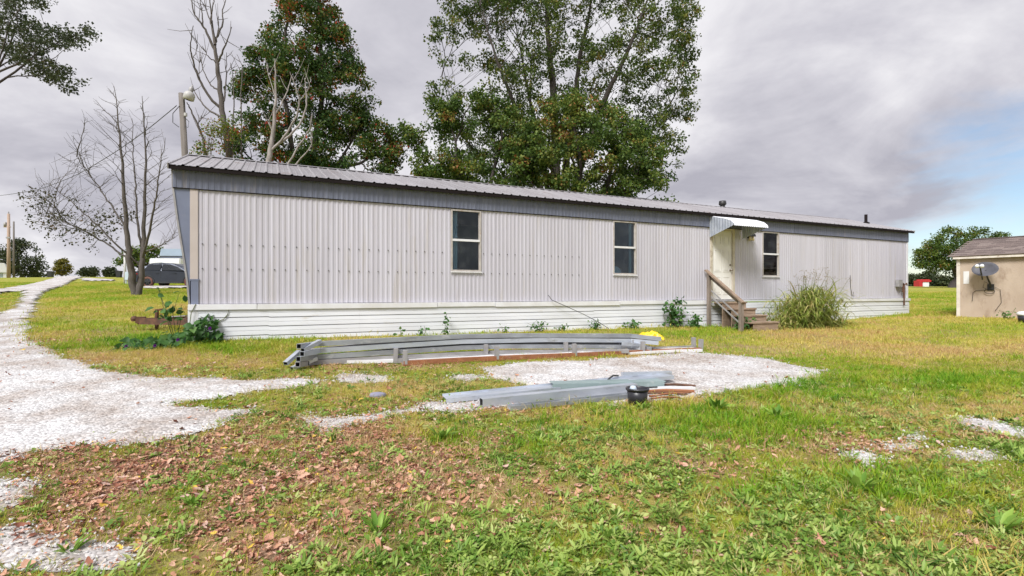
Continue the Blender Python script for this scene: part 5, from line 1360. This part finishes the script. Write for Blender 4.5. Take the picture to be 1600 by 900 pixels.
for i, (px, top, wpx, nl, ls, ns, lb) in enumerate((
        (627, 514, 8, 14, .07, 2, 'tiny sprig left of the other weeds against the skirting'), (658, 505, 12, 22, .075, 2, 'small curling vine sprig left of the tall vine shoot'),
        (694, 489, 10, 38, .08, 2, 'tall upright vine shoot with large leaves on the white skirting'), (785, 508, 20, 24, .07, 4, 'low weed right of the skirting seam'),
        (838, 500, 34, 60, .075, 6, 'spreading weed with raised shoot in the middle of the skirting'), (876, 507, 24, 34, .07, 4, 'low leafy weed below the hanging cable'),
        (929, 502, 32, 80, .075, 7, 'bushy pair of weeds left of the yellow bag'), (986, 501, 34, 90, .08, 7, 'bluish weed clump directly behind the yellow bag'))):
    wall_plant(px, top, wpx, 300 + i, lb, nl, ls, ns)
p = hworld(px_on_roof(1052, -.3), -.25, 0); p.z = h1(p.x, p.y)
o = leafy('leafy_shrub', 'dark green leafy shrub against the skirting left of the steps', p, .85, .8, 14, 260, .11, 330); o.rotation_euler = (0, 0, HA)
p = hworld(px_on_roof(1083, -.3), -.3, 0); p.z = h1(p.x, p.y); leafy('wall_weed', 'low dark weed squeezed beside the handrail post', p, .45, .5, 8, 90, .10, 331, grp='weeds growing along the skirting')
p = hworld(DOOR[0] + .1, -1.0, 0); p.z = h1(p.x, p.y); leafy('wall_weed', 'small green weed growing in front of the lowest wooden steps', p, .42, .6, 8, 80, .10, 332, grp='weeds growing along the skirting')
# pokeweed at the hitch
p = hworld(-.35, .55, 0); p.z = h1(p.x, p.y); leafy('pokeweed', 'young upright plant with drooping leaves over the rusty hitch', p, 1.0, .45, 4, 34, .17, 340)
# morning glory heap at the near corner
rng = np.random.default_rng(77); mg = tag(empty('morning_glory', ground_at(300, 540)), 'heap of heart-leaved morning glory vine at the near corner of the home', 'vine')
c0 = Vector(mg.location); pos = []
for i in range(330):
    t = rng.beta(1.6, 1.1); px = 185 + 165 * t; hmax = np.interp(px, [185, 230, 280, 300, 330, 352], [.06, .12, .16, .40, .48, .12])
    py = np.interp(px, [185, 240, 300, 352], [547, 545, 540, 536]); g_ = ground_at(px, py + rng.uniform(-6, 3)); pos.append((g_.x - c0.x, g_.y - c0.y, g_.z - c0.z + hmax * rng.random() ** .8))
pos = np.array(pos); d = rng.normal(0, 1, pos.shape) + np.array([0, -.7, -.5]); nr = rng.normal(0, .45, pos.shape) + np.array([0, -.8, .9]); ln = rng.uniform(.08, .15, len(pos))
V, F, k = leaf_arrays(pos, d, nr, ln, ln * .95, 'heart', .16); np_obj('leaves', V, F, 'leaf_vine', mg, np.repeat(np.clip(rng.normal(.35, .2, len(pos)), 0, 1), k))
mb = MB(); a = hworld(.2, -.08, 0); pr_ = [hworld(s_, -.07, z_) - c0 for s_, z_ in ((.1, .25), (.25, .35), (.42, .38), (.55, .42), (.62, .52), (.64, .60), (.58, .62))]
mb.tube(pr_, .008, 5); mb.tube([hworld(.0, -.1, .3) - c0, hworld(.03, -.1, .55) - c0, hworld(.1, -.09, .72) - c0], .007, 5); mb.build('tendril', 'leaf_stem', mg)
for px, py in ((197, 541), (242, 540), (278, 531), (328, 513)):
    g_ = on = ground_at(px, 546); q = at(px, py, g_.y - .1) - c0; Mf = Matrix.Translation(q) @ Matrix.Rotation(1.2, 4, 'X')
    mb = MB().lathe([(.005, -.04), (.01, -.02), (.022, .0), (.030, .005)], 10, Mf); f_ = mb.build('flower', 'petal', mg, True)
    at_ = f_.data.attributes.new('tint', 'FLOAT', 'POINT')
# tall grass clump right of the steps
rng = np.random.default_rng(88); cg = hworld(px_on_roof(1256, -1.05), -1.05, 0); cg.z = h1(cg.x, cg.y)
tg = tag(empty('tall_grass_clump', cg, HA), 'tall arching grass clump with seed heads right of the steps', 'grass clump')
n = 2300; b_ = np.c_[rng.normal(0, .62, n), rng.normal(0, .26, n), np.zeros(n) - .03]; b_[:, 0] = np.clip(b_[:, 0], -1.35, 1.4)
hh = np.interp(b_[:, 0], [-1.35, -.6, .2, .8, 1.4], [.65, 1.05, 1.65, 1.8, 1.25]); d = np.c_[rng.normal(0, .48, n) + b_[:, 0] * .20, rng.normal(-.12, .38, n), np.ones(n)]
b_[:, 2] += hh * rng.random(n) ** 1.3 * .62; b_[:, 0] += d[:, 0] * b_[:, 2] * .5; b_[:, 1] += d[:, 1] * b_[:, 2] * .5; d[:, :2] *= 1.7
V, F, k = blade_arrays(b_, d, hh * rng.uniform(.28, .62, n), rng.uniform(.020, .046, n), rng.uniform(1.0, 3.2, n), 5, rng)
np_obj('blades', V, F, 'leaf_reed', tg, np.repeat(np.clip(rng.normal(.66, .24, n), 0, 1), k))
mb = MB(); hp_ = []
for i in range(30):
    x0 = rng.normal(.2, .45); t_ = np.array([x0 * 1.25 + rng.normal(0, .18), rng.normal(-.15, .25), rng.uniform(1.15, 1.75)]); p0 = np.array([x0, rng.normal(0, .15), 0]); md = (p0 + t_) / 2 + np.array([-.08 * np.sign(x0), 0, .12]); mb.tube([p0, md, t_], [.008, .006, .003], 4)
    for j in range(26): hp_.append(t_ + np.array([rng.normal(0, .055), rng.normal(0, .055), -abs(rng.normal(0, .12)) + .05]))
mb.build('stalks', 'leaf_stem', tg); hp_ = np.array(hp_); V, F, k = leaf_arrays(hp_, rng.normal(0, 1, hp_.shape) + np.array([0, 0, -.4]), rng.normal(0, 1, hp_.shape), rng.uniform(.02, .05, len(hp_)), rng.uniform(.008, .016, len(hp_)))
np_obj('seed_heads', V, F, 'seed_head', tg, np.repeat(rng.random(len(hp_)), k))
# little plant and dry tuft against the shed
p = ground_at(1572, 499); leafy('shed_weed', 'small scraggly weed at the foot of the shed wall', p, .32, .5, 6, 40, .08, 350, tint0=.7)

# ------------------------------------------------------------------ ground cover
def proto_blades(name, n, hgt, wd, spread, bend, seed, m='blade', seg=3):
    rng = np.random.default_rng(seed); b_ = np.c_[rng.normal(0, spread, n), rng.normal(0, spread, n), np.full(n, -.01)]
    d = np.c_[rng.normal(0, .5, n), rng.normal(0, .5, n), np.ones(n)]
    V, F, k = blade_arrays(b_, d, hgt * rng.uniform(.45, 1.15, n), wd * rng.uniform(.7, 1.3, n), rng.uniform(.2, 1.0, n) * bend, seg, rng)
    return np_obj(name, V, F, m, link=False)


def proto_rosette(name, n, ln, wd, lift, seed, m='weed', shape='oval', hh=.0):
    rng = np.random.default_rng(seed); a = np.arange(n) * 2.4 + rng.normal(0, .3, n); rr = np.sqrt(np.arange(n) / n)
    d = np.c_[np.cos(a), np.sin(a), lift * rng.uniform(.3, 1.4, n)]; pos = np.c_[np.cos(a), np.sin(a), np.zeros(n)] * (rr * ln * .55)[:, None]; pos[:, 2] = hh * (1 - rr) * rng.uniform(.4, 1, n) + .006
    nr = np.c_[-np.cos(a) * .4, -np.sin(a) * .4, np.ones(n)] + rng.normal(0, .25, (n, 3)); l_ = ln * rng.uniform(.6, 1.15, n)
    V, F, k = leaf_arrays(pos, d, nr, l_, wd * l_ / ln, shape, .12); return np_obj(name, V, F, m, link=False)


def proto_leaf(name, seed, m='dead_leaf'):
    """a dry leaf: ragged outline, rolled edges, twisted along its length"""
    rng = np.random.default_rng(seed); n = 9; V = []; F = []; cl = rng.uniform(-.5, 1.3); tw = rng.uniform(-.9, .9); wid = rng.uniform(.30, .75); roll = rng.uniform(-.2, 1.1); sw = rng.uniform(-.25, .25)
    for i in range(n):
        t = i / (n - 1); z = cl * (t - .5) ** 2; ph = tw * (t - .5)
        for j in (-1, -.5, 0, .5, 1):
            w_ = wid * math.sin(math.pi * (t * .94 + .03)) ** .75 * (1 + (rng.uniform(-.38, .22) if abs(j) == 1 else 0)) / 2
            y, zz = j * w_, roll * (abs(j) * w_) ** 2 * 2.2 + abs(j) * w_ * .25
            V.append((t - .5 + (rng.uniform(-.03, .03) if abs(j) == 1 else 0), y * math.cos(ph) - zz * math.sin(ph) + sw * (t - .5) ** 2 * 2, z + y * math.sin(ph) + zz * math.cos(ph) + .04))
    for i in range(n - 1):
        for j in range(4): q = 5 * i + j; F.append((q, q + 1, q + 6, q + 5))
    return np_obj(name, V, F, m, link=False)


def proto_stone(name, seed):
    bm = bmesh.new(); bmesh.ops.create_icosphere(bm, subdivisions=1, radius=1); rng = random.Random(seed)
    for v in bm.verts: v.co = Vector((v.co.x * 1.1, v.co.y * .85, v.co.z * .65)) * rng.uniform(.7, 1.2)
    me = bpy.data.meshes.new(name); bm.to_mesh(me); bm.free(); me.materials.append(MATS['gravel_stone']); return bpy.data.objects.new(name, me)


def scatter(name, P, protos, pick, scl, tint, label, cat, tilt=.15, seed=0):
    rng = np.random.default_rng(seed); n = len(P); me = bpy.data.meshes.new(name); me.vertices.add(n); me.vertices.foreach_set('co', P.astype(np.float32).ravel())
    rot = np.c_[rng.normal(0, tilt, n), rng.normal(0, tilt, n), rng.uniform(0, 6.283, n)].astype(np.float32)
    me.attributes.new('rot', 'FLOAT_VECTOR', 'POINT').data.foreach_set('vector', rot.ravel())
    me.attributes.new('scl', 'FLOAT', 'POINT').data.foreach_set('value', np.asarray(scl, np.float32))
    me.attributes.new('pick', 'INT', 'POINT').data.foreach_set('value', np.asarray(pick, np.int32))
    me.attributes.new('tint', 'FLOAT', 'POINT').data.foreach_set('value', np.clip(tint, 0, 1).astype(np.float32))
    o = bpy.data.objects.new(name, me); COL.objects.link(o)
    pc = bpy.data.collections.new(name + '_kinds')
    for i, p in enumerate(protos): p.name = 'k%02d_%s' % (i, name); pc.objects.link(p)
    g = bpy.data.node_groups.new(name, 'GeometryNodeTree'); g.interface.new_socket('Geometry', in_out='INPUT', socket_type='NodeSocketGeometry'); g.interface.new_socket('Geometry', in_out='OUTPUT', socket_type='NodeSocketGeometry')
    N = g.nodes.new; L = g.links.new; gi = N('NodeGroupInput'); go = N('NodeGroupOutput'); ip = N('GeometryNodeInstanceOnPoints')
    ci = N('GeometryNodeCollectionInfo'); ci.inputs[0].default_value = pc; ci.inputs['Separate Children'].default_value = True; ci.inputs['Reset Children'].default_value = True

    def na(n_, t):
        a = N('GeometryNodeInputNamedAttribute'); a.data_type = t; a.inputs[0].default_value = n_; return a.outputs[0]
    er = N('FunctionNodeEulerToRotation'); L(na('rot', 'FLOAT_VECTOR'), er.inputs[0])
    L(gi.outputs[0], ip.inputs['Points']); L(ci.outputs[0], ip.inputs['Instance']); ip.inputs['Pick Instance'].default_value = True
    L(na('pick', 'INT'), ip.inputs['Instance Index']); L(er.outputs[0], ip.inputs['Rotation']); L(na('scl', 'FLOAT'), ip.inputs['Scale']); L(ip.outputs[0], go.inputs[0])
    md = o.modifiers.new('scatter', 'NODES'); md.node_group = g
    tag(o, label, cat, kind='stuff'); return o


def wedge(n, y0, y1, rng, margin=1.0):
    """random ground points in front of the viewpoint, evenly spread, with room to either side"""
    Y = np.sqrt(rng.uniform(y0 * y0, y1 * y1, n)); X = rng.uniform(-1, 1, n) * (Y * 1.10 + margin); return X, Y


def in_home(x, y, mg_=.08):
    dx, dy = x - HX.x, y - HX.y; s_ = dx * hc + dy * hs; t_ = -dx * hs + dy * hc
    return (s_ > -.05) & (s_ < HL + .05) & (t_ > -mg_) & (t_ < HW + .05)


def in_shed(x, y):
    dx, dy = x - SC.x, y - SC.y; c, s_ = math.cos(SA), math.sin(SA); a = dx * c + dy * s_; b = -dx * s_ + dy * c
    return (a > -.02) & (a < SLn) & (b > -.05) & (b < SWd + .95)


def points(n, y0, y1, prob, seed, gravel=False, margin=1.0, soft=.0):
    rng = np.random.default_rng(seed); x, y = wedge(n, y0, y1, rng, margin); gd = gravel_d(x, y)
    ok = (gd > -rng.exponential(.05, len(x))) if gravel else (gd < soft + rng.exponential(.075, len(x)))
    ok &= ~in_home(x, y) & ~in_shed(x, y)
    x, y = x[ok], y[ok]; k_ = rng.random(len(x)) < prob(x, y); x, y = x[k_], y[k_]
    return np.c_[x, y, H(x, y)], rng


short = [proto_blades('g', 16, .055, .0042, .030, .9, 500 + i) for i in range(4)]
longg = [proto_blades('g', 18, .125, .0075, .035, 1.1, 520 + i) for i in range(4)]
strawp = [proto_blades('g', 14, .085, .003, .035, 1.5, 540 + i, 'straw') for i in range(3)]
farg = [proto_blades('g', 24, .085, .012, .13, .9, 560 + i, seg=2) for i in range(3)]


def tint_grass(P, rng, base=.34): return base + .50 * F_dry(P[:, 0], P[:, 1]) + rng.normal(0, .13, len(P)) + .35 * (fbm(P[:, 0], P[:, 1], 2.5, 99) - .5) + .9 * (fbm(P[:, 0], P[:, 1], .8, 97) - .5)


P, rng = points(95000, 2.0, 9.5, lambda x, y: np.clip(.95 - .80 * F_lit(x, y) - .55 * F_weed(x, y), .10, 1) * np.clip(-.35 + 2.4 * fbm(x, y, 1.8, 111), .08, 1), 601)
scatter('short_grass', P, short, rng.integers(0, 4, len(P)), rng.uniform(.6, 1.35, len(P)), tint_grass(P, rng, .42), 'short mixed green and straw coloured grass over the near ground', 'grass', .2, 1)
P, rng = points(62000, 2.0, 12, lambda x, y: F_tall(x, y) * .9, 602)
scatter('lush_grass', P, longg, rng.integers(0, 4, len(P)), rng.uniform(.55, 1.35, len(P)), tint_grass(P, rng, .20), 'longer bright green grass in lush clumps', 'grass', .2, 2)
P, rng = points(42000, 2.0, 11, lambda x, y: np.clip(F_dry(x, y) * .8 + .45 * F_lit(x, y) * vnoise(x, y, 1.7, 141), 0, .8), 603)
scatter('dry_grass', P, strawp, rng.integers(0, 3, len(P)), rng.uniform(.6, 1.4, len(P)), rng.random(len(P)), 'dry straw coloured grass and thatch', 'dry grass', .35, 3)
P, rng = points(150000, 9.0, 48, lambda x, y: np.clip(.15 + 1.5 * fbm(x, y, .9, 121) - .7 * F_lit(x, y), 0, 1) * np.clip(14 / np.hypot(x, y), .2, 1), 604, margin=2)
scatter('lawn_grass', P, farg, rng.integers(0, 3, len(P)), rng.uniform(.55, 1.1, len(P)) * (1 + .012 * P[:, 1]), tint_grass(P, rng, .42), 'mown green and golden lawn around the home', 'grass', .15, 4)
weeds = [proto_rosette('w', 9, .038, .025, .35, 700 + i, hh=.03) for i in range(3)] + [proto_rosette('w', 13, .030, .021, .3, 710 + i, hh=.045) for i in range(2)] + [proto_rosette('w', 11, .065, .016, .7, 720 + i, hh=.01) for i in range(2)] + [proto_rosette('w', 6, .024, .022, .2, 730 + i, hh=.05) for i in range(2)]
P, rng = points(85000, 2.0, 7.5, lambda x, y: np.clip(F_weed(x, y) * .95 + .05 + .10 * (vnoise(x, y, 2.6, 151) > .62), 0, 1), 605)
scatter('clover_weeds', P, weeds, rng.integers(0, 9, len(P)), rng.uniform(.55, 1.35, len(P)), rng.normal(.5, .24, len(P)) + .3 * (fbm(P[:, 0], P[:, 1], 3, 131) - .5), 'small broad-leaved weeds carpeting the foreground', 'weeds', .25, 5)
deadl = [proto_leaf('l', 800 + i) for i in range(14)]
P, rng = points(400000, 2.0, 10, lambda x, y: np.clip(F_lit(x, y) ** 1.3 * .95 + .014, 0, 1), 606, soft=.06)
P[:, 2] += rng.uniform(-.004, .022, len(P))
scatter('leaf_litter', P, deadl, rng.integers(0, 14, len(P)), np.clip(rng.lognormal(-3.72, .52, len(P)), .008, .08), np.where(rng.random(len(P)) > .975, 1, rng.beta(2.0, 1.6, len(P)) * .92), 'brown and pinkish fallen leaves strewn over the left foreground', 'fallen leaves', .36, 6)
P, rng = points(2600, 2.4, 10, lambda x, y: np.full(x.shape, .12) + .25 * (gravel_d(x, y) < .25), 607, gravel=True); P[:, 2] += .035
scatter('gravel_leaves', P, deadl_b := [proto_leaf('l', 850 + i) for i in range(4)], rng.integers(0, 4, len(P)), rng.uniform(.03, .06, len(P)), rng.beta(2, 2.4, len(P)) * .8, 'scattered dead leaves lying on the white gravel', 'fallen leaves', .3, 7)
stones = [proto_stone('s', i) for i in range(6)]
P, rng = points(150000, 2.2, 12, lambda x, y: np.clip(5.5 / np.hypot(x, y), .15, .75), 608, gravel=True); P[:, 2] += .016
scatter('gravel_stones', P, stones, rng.integers(0, 6, len(P)), np.clip(rng.lognormal(-4.95, .40, len(P)), .003, .024), rng.random(len(P)), 'loose pale crushed stone over the driveway and pad', 'gravel', .6, 8)

# individual broad-leaved weeds that stand out
BW = [(690, 690, .20, 16, 'bright lone leafy rosette in dry grass left of centre'), (590, 835, .16, 14, 'long-leaved bright weed at the bottom left of centre'), (1345, 765, .20, 16, 'bright leafy rosette in the right foreground below the pale gravel patches'),
      (1005, 640, .16, 12, 'upright green weed growing right in front of the black pot'), (300, 792, .12, 12, 'small green weed alone among the brown leaves at lower left'), (1215, 655, .2, 16, 'broad bright weed below the right end of the gravel pad'),
      (1120, 640, .22, 16, 'bright leafy rosette at the grass edge right of the rusty rods'), (1560, 830, .18, 14, 'bright broad weed in the lower right corner'), (935, 652, .16, 12, 'bright low weed left of the black pot at the grass edge'), (110, 865, .13, 10, 'green weed beside the pale gravel in the lower left corner')]
for i, (px, py, ln, n, lb) in enumerate(BW):
    rng = np.random.default_rng(900 + i); p = ground_at(px, py); o = tag(empty('broadleaf_weed', p), lb, 'weed', 'single broad-leaved weeds in the grass')
    a = np.arange(n) * 2.4; n = n + 8; a = np.arange(n) * 2.4 + rng.normal(0, .3, n); d = np.c_[np.cos(a), np.sin(a), rng.uniform(.2, 1.9, n)]; l_ = ln * rng.uniform(.35, .95, n)
    V, F, k = leaf_arrays(np.c_[np.cos(a), np.sin(a), np.zeros(n)] * .02, d, np.c_[-np.cos(a) * .9, -np.sin(a) * .9, np.ones(n)] + rng.normal(0, .35, (n, 3)), l_, l_ * rng.uniform(.22, .42, n), 'oval', .2)
    np_obj('leaves', V, F, 'leaf_weed1' if 'leaf_weed1' in MATS else leaf_mat('leaf_weed1', [(0, (.11, .24, .03)), (1, (.34, .50, .09))], .5).name, o, np.repeat(rng.random(n), k))
